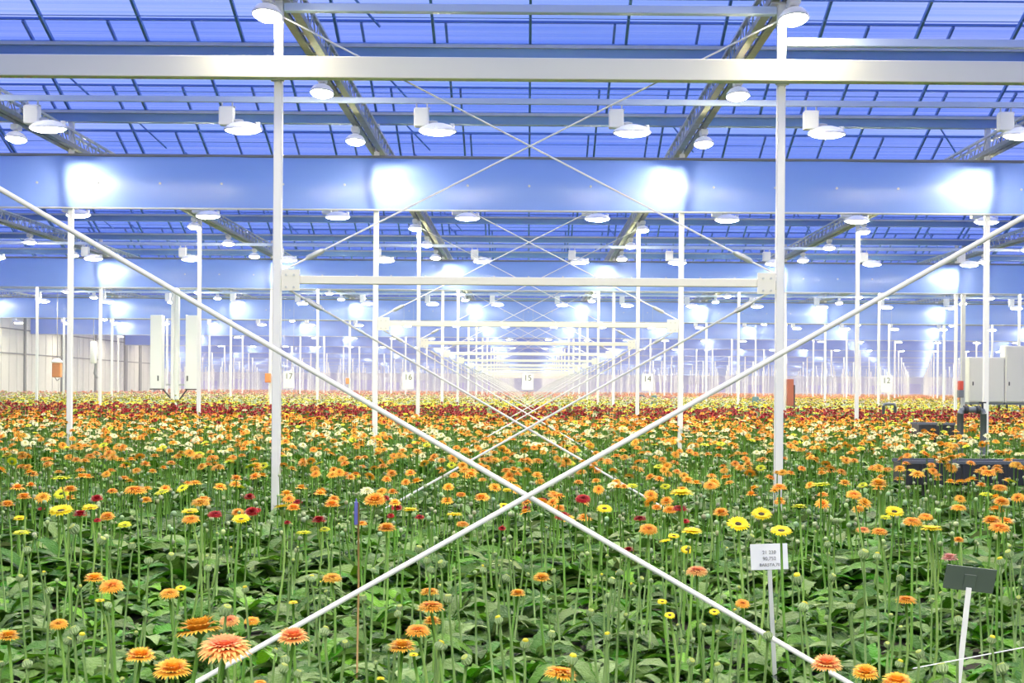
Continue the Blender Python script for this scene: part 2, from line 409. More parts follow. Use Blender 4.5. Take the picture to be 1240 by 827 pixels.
for n in range(-1, 12):
    Y = bay(n)
    rw = 'nearest' if n == -1 else ORD[n + 2]
    xl, xr = -.5 * W, .5 * W
    if n >= 0:
        r = obj('tie_beam', None, None, (xl, Y, ZM)); g = MB(); g.box(.05, W - .05, -.03, .03, -.036, .036, .005); obj('beam_body', g.mesh('beam_body', 'cream'), r)
        for s_, x in ((1, .046), (-1, W - .046)):
            g = MB(); g.box(min(x, x + s_ * .16), max(x, x + s_ * .16), -.045, -.032, -.10, .09); obj('bracket_plate', g.mesh('bracket_plate', 'cream'), r)
            for q in range(4):
                g = MB(); g.lathe([(0.011, 0), (.011, .012)], 6); obj('bolt', g.mesh('bolt', 'galv'), r, (x + s_ * (.04 + .07 * (q % 2)), -.045, -.07 + .11 * (q // 2)), (PI / 2, 0, 0))
        tag(r, f'cream tie beam at half height between the two aisle posts of the {rw} row', 'beam', 'tie beams down the middle aisle')
    t_ = .0105 if n > -1 else .0088
    if n >= -1:
        rod((xl, Y + .02, ZM - .03), (xr, Y + .02, ZB), t_, n > -1, f'white bracing rod falling from upper left to lower right in the {rw} row')
        rod((xr, Y - .02, ZM - .03), (xl, Y - .02, ZB), t_, n > -1, f'white bracing rod falling from upper right to lower left in the {rw} row')
    if n >= 0 and n < 8:
        rod((xl, Y + .02, ZM + .06), (xr, Y + .02, ZT), t_ * .8, True, f'thin white rod rising to the right above the tie beam of the {rw} row')
        rod((xr, Y - .02, ZM + .06), (xl, Y - .02, ZT), t_ * .8, True, f'thin white rod rising to the left above the tie beam of the {rw} row')

# ------------------------------------------------------------------ lamps
def lamp_parts(kind):
    bx = MB(); hk = MB(); nk = MB()
    if kind == 0:
        bx.box(-.27, -.10, -.06, .06, .01, .225, .01)
        hk.box(-.25, -.235, -.01, .01, .225, .28); hk.box(-.13, -.115, -.01, .01, .225, .28); hk.box(-.26, -.09, -.03, .03, .222, .232)
        nk.tube([(-.12, 0, .06), (-.06, 0, .07), (0, 0, .06)], .02, 6)
    else:
        bx.box(-.09, .09, -.05, .05, .075, .15, .01); hk.box(-.07, -.055, -.01, .01, .15, .171); hk.box(.055, .07, -.01, .01, .15, .171)
        nk.tube([(0, 0, .04), (0, 0, .08)], .03, 6)
    bw = MB(); bw.lathe([(.20, -.045), (.215, -.04), (.205, -.015), (.15, .03), (.07, .055), (.0, .06)], 20, 1.05, .62, close=False)
    cp = MB(); cp.tube([(.17, 0, -.02), (.17, 0, .05)], .03, 8)
    ln = MB(); ln.lathe([(.0, -.088), (.10, -.080), (.165, -.062), (.19, -.044)], 12, 1.05, .62, close=False)
    return [('ballast_box', bx.mesh('ballast_box', 'white')), ('hook', hk.mesh('hook', 'galv')), ('neck', nk.mesh('neck', 'galv')),
            ('reflector', bw.mesh('reflector', 'bowl', True)), ('end_cap', cp.mesh('end_cap', 'white')), ('lamp_glass', ln.mesh('lamp_glass', 'light'))]
PROTO = []; SMALL = []
for kd in (0, 1):
    parts = lamp_parts(kd); p_ = obj('grow_lamp', None); reg(p_, *[obj(n_, me, p_) for n_, me in parts]); PROTO.append([p_, False])
    # one-mesh version for lamps too small to show parts
    sm = MB(); sm.box(*((-.27, -.10, -.06, .06, .01, .28) if kd == 0 else (-.07, .07, -.04, .04, .05, .171))); sm.lathe([(.215, -.04), (.17, .02), (.05, .055)], 8, 1.05, .62, close=False)
    ns = len(sm.f); sm.lathe([(0, -.084), (.12, -.074), (.19, -.044)], 8, 1.05, .62, close=False)
    sme = sm.mesh('grow_lamp_small', 'bowl'); sme.materials.append(M['light'])
    for i, q_ in enumerate(sme.polygons): q_.material_index = 1 if i >= ns else 0
    SMALL.append(sme)
# rails and lamps on them
lamps = []
rails = 0; frail = MB()
for n in range(-4, NB):
    Y = bay(n + .45)
    if Y < -13: continue
    hw = halfw(Y); xl = max(-hw, XW + .2) if Y < 92 else -hw
    if n < 12:
        rails += 1
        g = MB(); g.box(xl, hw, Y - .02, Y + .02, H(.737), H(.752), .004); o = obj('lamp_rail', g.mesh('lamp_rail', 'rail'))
        tag(o, f'thin pale rail across the house with lamps hung from it, {ordn(rails)} from the camera', 'rail', 'lamp rails')
    else: frail.box(xl, hw, Y - .02, Y + .02, H(.737), H(.752))
    for q in range(-80, 80):
        x = (q + .5) * W / 2 + .06
        if x < XW + .5 and Y < 93: continue
        if abs(x) > .385 * abs(Y) + 2.0 + (8 if Y < 4 else 0): continue
        lamps.append((Y, x, H(.737) - .28, 0, rails, q))
tag(obj('distant_lamp_rail', frail.mesh('distant_lamp_rail', 'galv')), 'pale rails far down the house', 'rail', kind='stuff')
for n in range(-4, NB, 2):
    for j, b in enumerate((0, .372, .745, 1.03, 1.49)):
        Y = bay(n + b) - (.2 if j == 0 else 0)
        if Y < -13: continue
        for k in range(-40, 40):
            x = (k + .5) * W
            if x < XW + .5 and Y < 93: continue
            if abs(x) > .385 * abs(Y) + 2.0 + (8 if Y < 4 else 0): continue
            dx = (.22 if k < 0 else -.22) if j == 3 else ((-.07 if k < 0 else .07) if j == 0 else (-.06 if k < 0 else .06))
            lamps.append((Y, x + dx, H(.735) + .03, 1, n, (j, k)))
lamps.sort(key=lambda c: (c[0] < 3, c[0] + abs(c[1]) * .3))
fl_rot = []
rowkeys = {}
for i, (Y, x, z, kind, a, b) in enumerate(lamps): rowkeys.setdefault((kind, round(Y, 2)), []).append(x)
rowsY = {0: sorted(y for k_, y in rowkeys if k_ == 0), 1: sorted(y for k_, y in rowkeys if k_ == 1)}
wires = MB()
for i, (Y, x, z, kind, a, b) in enumerate(lamps):
    if i < 290:
        rz = 0 if kind == 0 else (PI / 2)
        if i < 90:
            r = copy_tree(PROTO[kind][0]) if PROTO[kind][1] else PROTO[kind][0]; PROTO[kind][1] = True
        else:
            r = obj('grow_lamp', SMALL[kind])
        r.location = (x, Y, z); r.rotation_euler = (0, 0, rz)
        row = rowsY[kind].index(round(Y, 2)) + 1
        xs = sorted(rowkeys[(kind, round(Y, 2))]); c_ = xs.index(x) + 1
        if kind == 0: lab = f'lit grow lamp with box on the {ordn(row)} cross rail, {ordn(c_)} from its left end'
        else: lab = f'lit grow lamp end-on under a girder, {ordn(row)} such row, {ordn(c_)} from left'
        tag(r, lab, 'lamp', 'lit grow lamps under the roof')
        if kind == 1 and i < 90: pass
    else: fl_rot.append((Y, x, z, kind))

# ------------------------------------------------------------------ mass meshes from templates
def template(mb):
    tris = []
    for f in mb.f:
        for i in range(1, len(f) - 1): tris.append((f[0], f[i], f[i + 1]))
    return np.array(mb.v, dtype=np.float32), np.array(tris, dtype=np.int32), np.array(mb.c, dtype=np.float32)
def mass(name, batches, m, smooth=False):
    """batches: (template, positions, rotz, tilt, tiltdir, scale, tint)"""
    V = []; T = []; C = []; off = 0
    for (tv, tf, tc), P, rz, tl, td, s, tint in batches:
        n = len(P)
        if n == 0: continue
        v = np.repeat(tv[None], n, 0) * (s[:, None, None] if s.ndim == 1 else s[:, None, :])
        c, si = np.cos(rz)[:, None], np.sin(rz)[:, None]
        x = v[..., 0] * c - v[..., 1] * si; y = v[..., 0] * si + v[..., 1] * c; z = v[..., 2].copy()
        # tilt about the horizontal axis perpendicular to td
        cd_, sd_ = np.cos(td)[:, None], np.sin(td)[:, None]
        a = x * cd_ + y * sd_; b = -x * sd_ + y * cd_
        ct, st = np.cos(tl)[:, None], np.sin(tl)[:, None]
        a2 = a * ct + z * st; z2 = -a * st + z * ct
        x = a2 * cd_ - b * sd_; y = a2 * sd_ + b * cd_
        v = np.stack([x + P[:, 0:1], y + P[:, 1:2], z2 + P[:, 2:3]], -1)
        V.append(v.reshape(-1, 3)); nv = tv.shape[0]
        T.append((tf[None] + (np.arange(n) * nv)[:, None, None] + off).reshape(-1, 3)); off += n * nv
        cc = np.ones((n, nv, 4), np.float32); cc[..., :3] = tc[None] * tint[:, None, :]; C.append(cc.reshape(-1, 4))
    V = np.concatenate(V).astype(np.float32); T = np.concatenate(T).astype(np.int32); C = np.concatenate(C)
    me = bpy.data.meshes.new(name); me.vertices.add(len(V)); me.vertices.foreach_set('co', V.ravel())
    me.loops.add(T.size); me.loops.foreach_set('vertex_index', T.ravel())
    me.polygons.add(len(T)); me.polygons.foreach_set('loop_start', np.arange(0, T.size, 3, dtype=np.int32))
    me.update(calc_edges=True)
    a = me.color_attributes.new('Col', 'FLOAT_COLOR', 'POINT'); a.data.foreach_set('color', C.ravel())
    if smooth: me.polygons.foreach_set('use_smooth', np.ones(len(T), bool))
    me.materials.append(M[m]); me.validate(); return me
if fl_rot:
    A = np.array(fl_rot); P = A[:, [1, 0, 2]]; rz = A[:, 3] * PI / 2; one = np.ones(len(A)); z0 = np.zeros(len(A)); ti = np.ones((len(A), 3))
    shell = MB(); shell.lathe([(.21, -.05), (.05, .07)], 6, 1.05, .62, close=False); shell.box(-.27, -.10, -.06, .06, .02, .27)
    tag(obj('distant_grow_lamp', mass('distant_grow_lamp', [(template(shell), P, rz, z0, z0, one, ti)], 'bowl')), 'small bright lamps crowding together far down the house', 'lamp', kind='stuff')
    glow = MB(); glow.add([(.19 * math.cos(i * PI / 3), .115 * math.sin(i * PI / 3), -.055) for i in range(6)], [(5, 4, 3, 2, 1, 0)])
    o = obj('lamp_glass', mass('lamp_glass', [(template(glow), P, rz, z0, z0, one, ti)], 'light')); o.parent = bpy.data.objects['distant_grow_lamp']

# ------------------------------------------------------------------ crop: profile of the bed
def ztop(Y): return float(np.interp(Y, [0, 12, 20, 28, 37, 60, 230], [.97, .98, 1.07, 1.15, 1.26, 1.42, 1.56]))
def zsoil(Y): return float(np.interp(Y, [0, 12, 20, 28, 37, 60, 230], [.42, .42, .45, .5, .6, .7, .8]))
ztv = lambda Y: np.interp(Y, [0, 12, 20, 28, 37, 60, 230], [.97, .98, 1.07, 1.15, 1.26, 1.42, 1.56])
zsv = lambda Y: np.interp(Y, [0, 12, 20, 28, 37, 60, 230], [.42, .42, .45, .5, .6, .7, .8])
g = MB()
ys = [1.4, 12, 20, 28, 37, 60, 140, YEND]
for a, b in zip(ys[:-1], ys[1:]):
    g.add([(-99, a, zsoil(a)), (99, a, zsoil(a)), (99, b, zsoil(b)), (-99, b, zsoil(b))], [(0, 1, 2, 3)])
g.add([(-99, 1.4, 0), (99, 1.4, 0), (99, 1.4, .42), (-99, 1.4, .42)], [(0, 1, 2, 3)])
tag(obj('growing_bed', g.mesh('growing_bed', 'soil')), 'dark substrate of the raised growing bed', 'soil', kind='stuff')

def place(x, Y):
    u = 639 + F * x / Y
    for lim, s_ in ((170, 'at the far left'), (335, 'just left of the near left post'), (490, 'just right of the near left post'), (640, 'just left of the rod crossing'), (790, 'just right of the rod crossing'),
                    (945, 'just left of the near right post'), (1090, 'just right of the near right post')):
        if u < lim: return s_
    return 'at the far right'
# ------------------------------------------------------------------ leaves and rosettes
def leaf(mb, base, az, ln, wd, lift, seg, c0, lobed=True, cross=2):
    ca, sa = math.cos(az), math.sin(az); tw = random.uniform(-.5, .5)
    vs = []; cs = []; r = 0; z = 0; ang = lift
    for i in range(seg + 1):
        t = i / seg
        w = wd * (math.sin(PI * min(1, t * .93 + .04)) ** .7) * (0.45 + .75 * t)
        if lobed and i % 2 == 1: w *= 1.35
        if i == 0: w = .005
        if i == seg: w = .004
        fold = .25 * w
        for j in ((-1, 0, 1) if cross == 2 else (-1, 1)):
            lx = r; ly = j * w; lz = z + (abs(j) * fold) + j * w * tw * t + (random.uniform(-.006, .006) if seg > 4 else 0)
            vs.append((base[0] + lx * ca - ly * sa, base[1] + lx * sa + ly * ca, base[2] + lz))
            k = 1.15 if j == 0 else 1; cs.append(tuple(q * k for q in c0))
        r += ln / seg * math.cos(ang); z += ln / seg * math.sin(ang); ang -= (lift + .55) / seg
    n = 3 if cross == 2 else 2; fs = []
    for i in range(seg):
        for j in range(n - 1): fs.append((i * n + j, i * n + j + 1, i * n + n + j + 1, i * n + n + j))
    mb.add(vs, fs, cs)
GREENS = [(.04, .14, .006), (.07, .20, .008), (.035, .12, .006), (.11, .28, .010), (.13, .23, .05), (.07, .16, .02), (.05, .23, .004), (.17, .27, .08)]
def rosette(nl, seg, cross=2, big=1.0):
    mb = MB()
    for i in range(nl):
        c = random.choice(GREENS); k = random.uniform(.8, 1.2); c = tuple(q * k for q in c)
        leaf(mb, (random.uniform(-.05, .05), random.uniform(-.05, .05), 0), random.uniform(0, 2 * PI), random.uniform(.17, .33) * big, random.uniform(.022, .040) * big, random.uniform(.35, 1.4), seg, c, seg > 4, cross)
    return mb
ros = [rosette(30, 9).mesh('leaf', 'leaf', True, True) for _ in range(10)]
# single leaf meshes so that a near plant shows its leaves one by one
def one_leaf():
    mb = MB(); c = random.choice(GREENS); leaf(mb, (0, 0, 0), 0, random.uniform(.17, .32), random.uniform(.022, .040), random.uniform(.35, 1.4), 10, c)
    return mb.mesh('leaf', 'leaf', True, True)
LEAVES = [one_leaf() for _ in range(40)]
plants = []
for i in range(5000):
    Y = math.sqrt(random.uniform(1.9 ** 2, 8.3 ** 2)); x = random.uniform(-1, 1) * (.385 * Y + .5)
    if any((x - a) ** 2 + (Y - b) ** 2 < .27 ** 2 for a, b in plants): continue
    if x > .98 and 3.1 < Y < 3.85 or (Y < 3.3 and abs(x) > .385 * Y + .2): continue
    plants.append((x, Y))
plants.sort(key=lambda p: p[1])
plants = plants[:290]
YP = plants[-1][1]
for i, (x, Y) in enumerate(plants):
    s_ = random.uniform(.85, 1.15)
    if Y < 4.6:
        r = obj('gerbera_plant', None, None, (x, Y, .42), (0, 0, random.uniform(0, 6.3)), (s_, s_, s_))
        for q in range(30): obj('leaf', LEAVES[random.randrange(40)], r, (random.uniform(-.07, .07), random.uniform(-.07, .07), random.uniform(0, .05)), (0, 0, random.uniform(0, 6.3)))
        lab = f'gerbera plant {"at the very front" if Y < 3.5 else "near the front"} of the bed, {place(x, Y)}'
        gr = 'leafy plants at the front edge'
    else:
        r = obj('gerbera_plant', ros[i % 10], None, (x, Y, .42), (0, 0, random.uniform(0, 6.3)), (s_, s_, s_)); lab = f'gerbera plant {"in the leafy strip" if Y < 6 else "under the mixed flowers" if Y < 7.3 else "behind the mixed flowers"}, {place(x, Y)}'; gr = 'leafy plants behind the front edge'
    tag(r, lab, 'plant', gr)
# the rest of the foliage
def field(n, y0, y1, m=1.0):
    Y = np.sqrt(rng.uniform(y0 ** 2, y1 ** 2, n)); X = rng.uniform(-1, 1, n) * (.385 * Y + m)
    k = (X > XW + .2) | (Y > 92); return X[k], Y[k]
def tints(n, lo=.75, hi=1.25, hue=.12):
    a = rng.uniform(lo, hi, (n, 1)); return a * rng.uniform(1 - hue, 1 + hue, (n, 3))
bt = []
tpl_a = [template(rosette(22, 5, 2, 1.1)) for _ in range(6)]; tpl_b = [template(rosette(14, 3, 1, 1.4)) for _ in range(5)]
def add_b(tpls, X, Y, zz, sc, hue=.1):
    idx = rng.integers(0, len(tpls), len(X))
    for i, tt in enumerate(tpls):
        k = idx == i; n = int(k.sum())
        if n: bt.append((tt, np.stack([X[k], Y[k], zz[k]], 1), rng.uniform(0, 6.28, n), np.zeros(n), np.zeros(n), sc[k], tints(n, 1.0, 1.7, hue)))
X, Y = field(2100, YP, 17); s_ = rng.uniform(1.05, 1.4, len(X)); add_b(tpl_a, X, Y, zsv(Y), s_)
X, Y = field(5200, 17, 40); s_ = rng.uniform(1.1, 1.4, len(X)); add_b(tpl_b, X, Y, zsv(Y) + .05, s_)
tag(obj('foliage', mass('foliage', bt, 'leaf', True)), 'green gerbera leaves filling the bed behind the front plants', 'foliage', kind='stuff')
# low leafy cover far away
g = MB(); ny, nx = 60, 150
Ys = np.exp(np.linspace(math.log(36), math.log(YEND), ny)); vs = []; cs = []
for yy in Ys:
    for i in range(nx):
        x = (i / (nx - 1) * 2 - 1) * (.4 * yy + 2); vs.append((x, yy, ztop(yy) - .22 + random.uniform(-.05, .05))); k = random.uniform(.8, 1.2)
        f_ = min(1, max(0, (yy - 50) / 30)); cs.append((.12 * k + .22 * f_, .25 * k, .06 + .10 * f_))
fs = [(j * nx + i, j * nx + i + 1, j * nx + nx + i + 1, j * nx + nx + i) for j in range(ny - 1) for i in range(nx - 1)]
g.add(vs, fs, cs); tag(obj('far_foliage', g.mesh('far_foliage', 'mat', True, True)), 'leafy cover of the far beds', 'foliage', kind='stuff')

# ------------------------------------------------------------------ flowers
def petal(mb, az, r0, ln, wd, el, droop, cA, cB, seg=3, zz=0.0):
    ca, sa = math.cos(az), math.sin(az); vs = []; cs = []; r = r0; z = zz; ang = el
    for i in range(seg):
        t = i / seg; w = wd * (.45 + .75 * math.sin(PI * min(.95, .15 + t * .75)))
        for j in (-1, 1):
            vs.append((r * ca - j * w * sa, r * sa + j * w * ca, z + .10 * w)); cs.append(tuple(a + (b - a) * t for a, b in zip(cA, cB)))
        r += ln / seg * math.cos(ang); z += ln / seg * math.sin(ang); ang -= droop / seg
    vs.append((r * ca, r * sa, z)); cs.append(cB)
    fs = [(i * 2, i * 2 + 1, i * 2 + 3, i * 2 + 2) for i in range(seg - 1)] + [(seg * 2 - 2, seg * 2 - 1, seg * 2)]
    mb.add(vs, fs, cs)
# palettes: inner petals, outer petals (base, tip), disc; all of unit diameter
PAL = {
    'orange': dict(o=((.86, .31, .02), (.98, .55, .07)), i=((.86, .25, .02), (.96, .43, .05)), d=(.50, .16, .02), dbl=True),
    'gold': dict(o=((.88, .38, .02), (.98, .62, .08)), i=((.85, .33, .02), (.95, .52, .05)), d=(.55, .28, .03), dbl=True),
    'salmon': dict(o=((.88, .26, .08), (.98, .60, .18)), i=((.85, .19, .07), (.96, .34, .13)), d=(.55, .10, .04), dbl=True),
    'yellow': dict(o=((.90, .68, .01), (.95, .80, .02)), i=((.85, .62, .01), (.92, .78, .02)), d=(.03, .02, .01), dbl=False),
    'lime': dict(o=((.55, .62, .02), (.75, .76, .03)), i=((.45, .55, .02), (.68, .72, .03)), d=(.06, .07, .01), dbl=False),
    'red': dict(o=((.30, .01, .015), (.50, .015, .02)), i=((.22, .01, .012), (.40, .012, .015)), d=(.08, .006, .006), dbl=True),
    'cream': dict(o=((.85, .80, .40), (.95, .93, .62)), i=((.80, .78, .35), (.90, .88, .50)), d=(.60, .60, .15), dbl=True),
    'pink': dict(o=((.75, .30, .25), (.85, .45, .40)), i=((.70, .25, .22), (.80, .40, .35)), d=(.35, .15, .1), dbl=True),
}
def jit(c, k=.1): f_ = random.uniform(1 - k, 1 + k); return tuple(min(1, q * f_) for q in c)
def bloom(pal, lod, open_=1.0):
    p = PAL[pal]; mb = MB()
    if p['dbl']:
        lay = {0: [(30, .14, .38, .038, .15, 1.1, 'o', -.02), (30, .13, .37, .036, .40, 1.1, 'o', .0), (28, .11, .34, .034, .62, 1.1, 'o', .02), (26, .09, .27, .030, .80, 1.0, 'i', .04), (22, .06, .20, .026, .95, .8, 'i', .05), (16, .03, .13, .022, 1.15, .6, 'i', .06)],
               1: [(17, .12, .40, .060, .15, 1.2, 'o', -.02), (15, .10, .36, .055, .55, 1.2, 'o', .01), (12, .07, .25, .05, .85, 1.0, 'i', .04), (7, .03, .14, .045, 1.1, .6, 'i', .05)],
               2: [(9, .05, .48, .15, .35, 1.6, 'o', .0), (7, .03, .34, .13, .95, 1.4, 'i', .03)]}[lod]
    else:
        lay = {0: [(26, .13, .37, .050, .15, .7, 'o', 0), (24, .12, .33, .046, .35, .7, 'o', .02)], 1: [(17, .10, .40, .075, .15, .7, 'o', 0), (13, .10, .32, .07, .35, .7, 'o', .02)], 2: [(9, .08, .42, .15, .4, 1.2, 'o', 0)]}[lod]
    for (n, r0, ln, wd, el, dr, key, zl) in lay:
        cA, cB = p[key]
        for i in range(n):
            petal(mb, 2 * PI * (i + random.uniform(-.2, .2)) / n, r0, ln * random.uniform(.92, 1.06), wd, el * open_ + random.uniform(-.08, .08), dr, jit(cA), jit(cB), 3 if lod == 0 else 2, zl)
    return mb
def disc(pal, lod):
    mb = MB(); p = PAL[pal]; r = .15 if not p['dbl'] else .07
    h = .05 if not p['dbl'] else .14
    mb.lathe([(r * .8, h * .2), (r, h * .6), (r * .7, h), (0.001, h * .8)], 12 if lod == 0 else 5, c=p['d'], close=False); return mb
def calyx(lod):
    mb = MB(); mb.lathe([(.03, -.16), (.10, -.12), (.16, -.03), (.13, .02)], 10 if lod == 0 else 5, c=(.10, .22, .05), close=False); return mb
def stem_mesh(n=6, seg=5, bend=.0, r=.0050, c=(.24, .46, .08)):
    # unit length 1 downward; scaled in z; radius in metres
    pts = [(bend * math.sin(PI * i / seg), bend * .5 * math.sin(2 * PI * i / seg), -i / seg) for i in range(seg + 1)]
    mb = MB(); mb.tube(pts, [r * (1 + .35 * i / seg) for i in range(seg + 1)], n, c=c); return mb
STEMS = [stem_mesh(6, 6, b, c=c).mesh('stem', 'stem', True, True) for b, c in ((.0, (.22, .44, .07)), (.012, (.28, .50, .10)), (-.018, (.18, .38, .06)), (.028, (.32, .50, .12)))]
BL = {p: [bloom(p, 0, o_).mesh('petals', 'petal', False, True) for o_ in (1, 1.6)] for p in PAL}
DI = {p: disc(p, 0).mesh('flower_disc', 'petal', True, True) for p in PAL}
CX = calyx(0).mesh('calyx', 'stem', True, True)
def whole(p, lod):   # bloom, disc, calyx in one mesh, for flowers too small to show parts
    a = bloom(p, lod, random.choice([1, 1.4])); b = disc(p, lod); a.add(b.v, b.f, b.c); b = calyx(lod); a.add(b.v, b.f, b.c); return a
def flower_thing(kind, pal, x, Y, z, dia, tilt, tdir, label, group=None, cat='flower', zb=None, lean=0):
    """tilt: angle of the face from straight up, leaning towards tdir"""
    zb = .45 if zb is None else zb
    r = obj(kind, None, None, (x, Y, z))
    q = Matrix.Rotation(tdir, 4, 'Z') @ Matrix.Rotation(tilt, 4, 'Y')
    e = (q @ Matrix.Rotation(random.uniform(0, 6), 4, 'Z')).to_euler()
    obj('petals', BL[pal][random.randrange(2)], r, (0, 0, 0), e, (dia,) * 3); obj('flower_disc', DI[pal], r, (0, 0, 0), e, (dia,) * 3); obj('calyx', CX, r, (0, 0, 0), e, (dia,) * 3)
    ln = z - zb; off = q @ Vector((0, 0, -.15 * dia))
    s = obj('stem', STEMS[random.randrange(4)], r, off, (0, 0, 0), (1, 1, ln))
    la = lean + random.uniform(-.05, .05); s.rotation_euler = (random.uniform(-.05, .05), la, random.uniform(-.2, .2))
    return tag(r, label, cat, group)
HERO = []
def h(x, y, w, pal, tilt=.25, td=-90, d=.09): HERO.append((x, y, w, pal, tilt * ((.62 if pal in ('yellow', 'lime') else .38) if tilt > 0 else .6), math.radians(td)))
S, Fc = .15, .95   # seen from the side / facing the camera
for a in [(114, 701, 26, 'gold', S), (135, 710, 31, 'orange', .8), (121, 727, 13, 'yellow', S), (205, 719, 25, 'gold', .6), (219, 712, 14, 'yellow', .5), (71, 756, 24, 'gold', .7), (10, 771, 28, 'gold', S),
          (170, 795, 37, 'gold', .2), (209, 812, 47, 'gold', .35), (241, 763, 60, 'gold', -.35), (278, 752, 26, 'salmon', .7), (305, 752, 20, 'gold', .6), (272, 785, 66, 'salmon', .5),
          (74, 619, 30, 'yellow', .5), (109, 615, 20, 'yellow', .3), (24, 628, 17, 'yellow', .3), (26, 645, 22, 'lime', S), (74, 579, 27, 'lime', -.1), (151, 636, 18, 'lime', .4), (292, 629, 23, 'yellow', .5), (230, 619, 22, 'yellow', .2),
          (117, 604, 16, 'red', .6), (97, 623, 19, 'red', .1), (118, 630, 10, 'red', .8), (260, 623, 19, 'red', .5), (305, 620, 18, 'red', .9), (302, 602, 15, 'red', .5), (50, 616, 9, 'red', .5),
          (130, 626, 19, 'orange', .7), (85, 593, 18, 'orange', .3), (163, 594, 28, 'orange', .2), (9, 611, 19, 'orange', S), (29, 602, 19, 'orange', S), (231, 629, 23, 'orange', .5), (243, 609, 25, 'gold', .2), (288, 621, 17, 'orange', .6), (177, 606, 15, 'gold', .5),
          (402, 700, 25, 'gold', .5), (355, 730, 12, 'yellow', S), (355, 772, 40, 'salmon', .35), (520, 717, 25, 'gold', 0), (522, 735, 34, 'orange', .1), (523, 753, 24, 'gold', 0), (506, 764, 32, 'orange', .35), (487, 784, 35, 'gold', .1), (501, 793, 12, 'yellow', .2),
          (461, 822, 11, 'yellow', .1), (315, 827, 17, 'gold', .1), (468, 640, 24, 'orange', .3), (454, 606, 28, 'orange', .8), (402, 611, 20, 'orange', .3), (355, 615, 18, 'orange', .4), (341, 614, 22, 'yellow', -.3), (368, 645, 21, 'lime', 0), (393, 641, 15, 'lime', .4),
          (497, 618, 22, 'yellow', 0), (550, 623, 21, 'yellow', 0), (560, 635, 17, 'orange', .3), (610, 613, 16, 'yellow', .6), (615, 594, 15, 'yellow', .2), (583, 603, 19, 'orange', .3), (558, 599, 14, 'orange', .4), (386, 630, 19, 'red', .2), (360, 608, 14, 'red', .5),
          (466, 604, 13, 'red', .8), (480, 615, 16, 'red', .6), (473, 625, 10, 'red', .8), (508, 626, 13, 'red', .4), (608, 640, 10, 'red', .9), (348, 633, 9, 'red', .6), (312, 618, 9, 'red', .8), (438, 634, 15, 'orange', .2),
          (656, 700, 22, 'gold', .4), (627, 719, 20, 'gold', .2), (844, 692, 28, 'salmon', .35), (899, 731, 19, 'orange', .9), (802, 729, 13, 'yellow', .5), (811, 745, 14, 'yellow', .7), (865, 741, 14, 'yellow', .6), (679, 816, 43, 'gold', -.25),
          (785, 641, 24, 'orange', .9), (795, 615, 14, 'orange', .4), (811, 618, 18, 'orange', .7), (873, 621, 20, 'orange', .6), (894, 635, 28, 'yellow', .8), (922, 623, 26, 'yellow', .8), (825, 598, 31, 'yellow', .1), (838, 644, 26, 'yellow', .15), (832, 666, 16, 'yellow', .9),
          (806, 655, 19, 'yellow', -.3), (732, 616, 20, 'yellow', .6), (816, 649, 15, 'yellow', .4), (706, 604, 20, 'red', .9), (681, 626, 21, 'red', .4), (656, 606, 15, 'red', .5), (637, 616, 11, 'red', .6), (823, 616, 20, 'red', .3), (830, 631, 11, 'red', .8),
          (775, 628, 17, 'red', .2), (761, 666, 14, 'red', .1), (677, 616, 16, 'orange', .4), (860, 588, 18, 'orange', .9),
          (1097, 727, 27, 'orange', 0), (1001, 805, 39, 'salmon', .4), (1048, 815, 33, 'gold', .6), (1086, 826, 38, 'gold', .3), (946, 643, 28, 'yellow', .5), (1083, 620, 24, 'yellow', .7), (994, 587, 26, 'lime', -.1), (968, 614, 22, 'lime', 0), (1128, 641, 29, 'yellow', .05),
          (1072, 627, 15, 'lime', .3), (1034, 599, 20, 'orange', .9), (1105, 632, 25, 'orange', .4), (1121, 626, 19, 'orange', .5), (1045, 642, 18, 'salmon', .4), (1065, 644, 21, 'orange', .3), (1201, 631, 23, 'orange', .4), (1210, 639, 27, 'orange', .5), (1161, 654, 13, 'orange', .6),
          (1213, 608, 20, 'orange', .8), (1161, 615, 20, 'gold', .3), (1197, 573, 20, 'orange', .3), (1064, 586, 23, 'gold', .4), (944, 590, 20, 'orange', .2), (944, 608, 16, 'orange', .3), (1150, 676, 22, 'pink', .1), (1211, 591, 20, 'orange', .4)]: h(*a)
NAME = {'orange': 'orange', 'gold': 'golden orange', 'salmon': 'salmon orange', 'yellow': 'bright yellow', 'lime': 'greenish yellow', 'red': 'dark red', 'cream': 'cream', 'pink': 'pale pink'}
KIND = {'orange': 'orange_gerbera', 'gold': 'orange_gerbera', 'salmon': 'orange_gerbera', 'yellow': 'yellow_gerbera', 'lime': 'yellow_gerbera', 'red': 'red_gerbera', 'cream': 'cream_gerbera', 'pink': 'pink_gerbera'}
occ = []
def look(t): return 'seen side-on' if t < .11 and t >= 0 else ('tipped away' if t < 0 else ('facing the camera' if t > .3 else 'half turned up'))
grp = {}
for i, a in enumerate(HERO):
    x, y, w, pal, t, td = a; zone = 'close to the camera' if y > 685 else 'in the bank of mixed flowers'
    grp.setdefault((pal, zone, look(t)), []).append(i)
labels = {}
for (pal, zone, lk), ids in grp.items():
    ids.sort(key=lambda i: HERO[i][0])
    for q, i in enumerate(ids):
        x = HERO[i][0]
        if len(ids) == 1: labels[i] = f'{NAME[pal]} gerbera {lk}, {zone}'
        else: labels[i] = f'{NAME[pal]} gerbera {lk}, {zone}, {ordn(q + 1)} from left'
counts = dict(orange_gerbera=0, yellow_gerbera=0, red_gerbera=0, cream_gerbera=0, pink_gerbera=0)
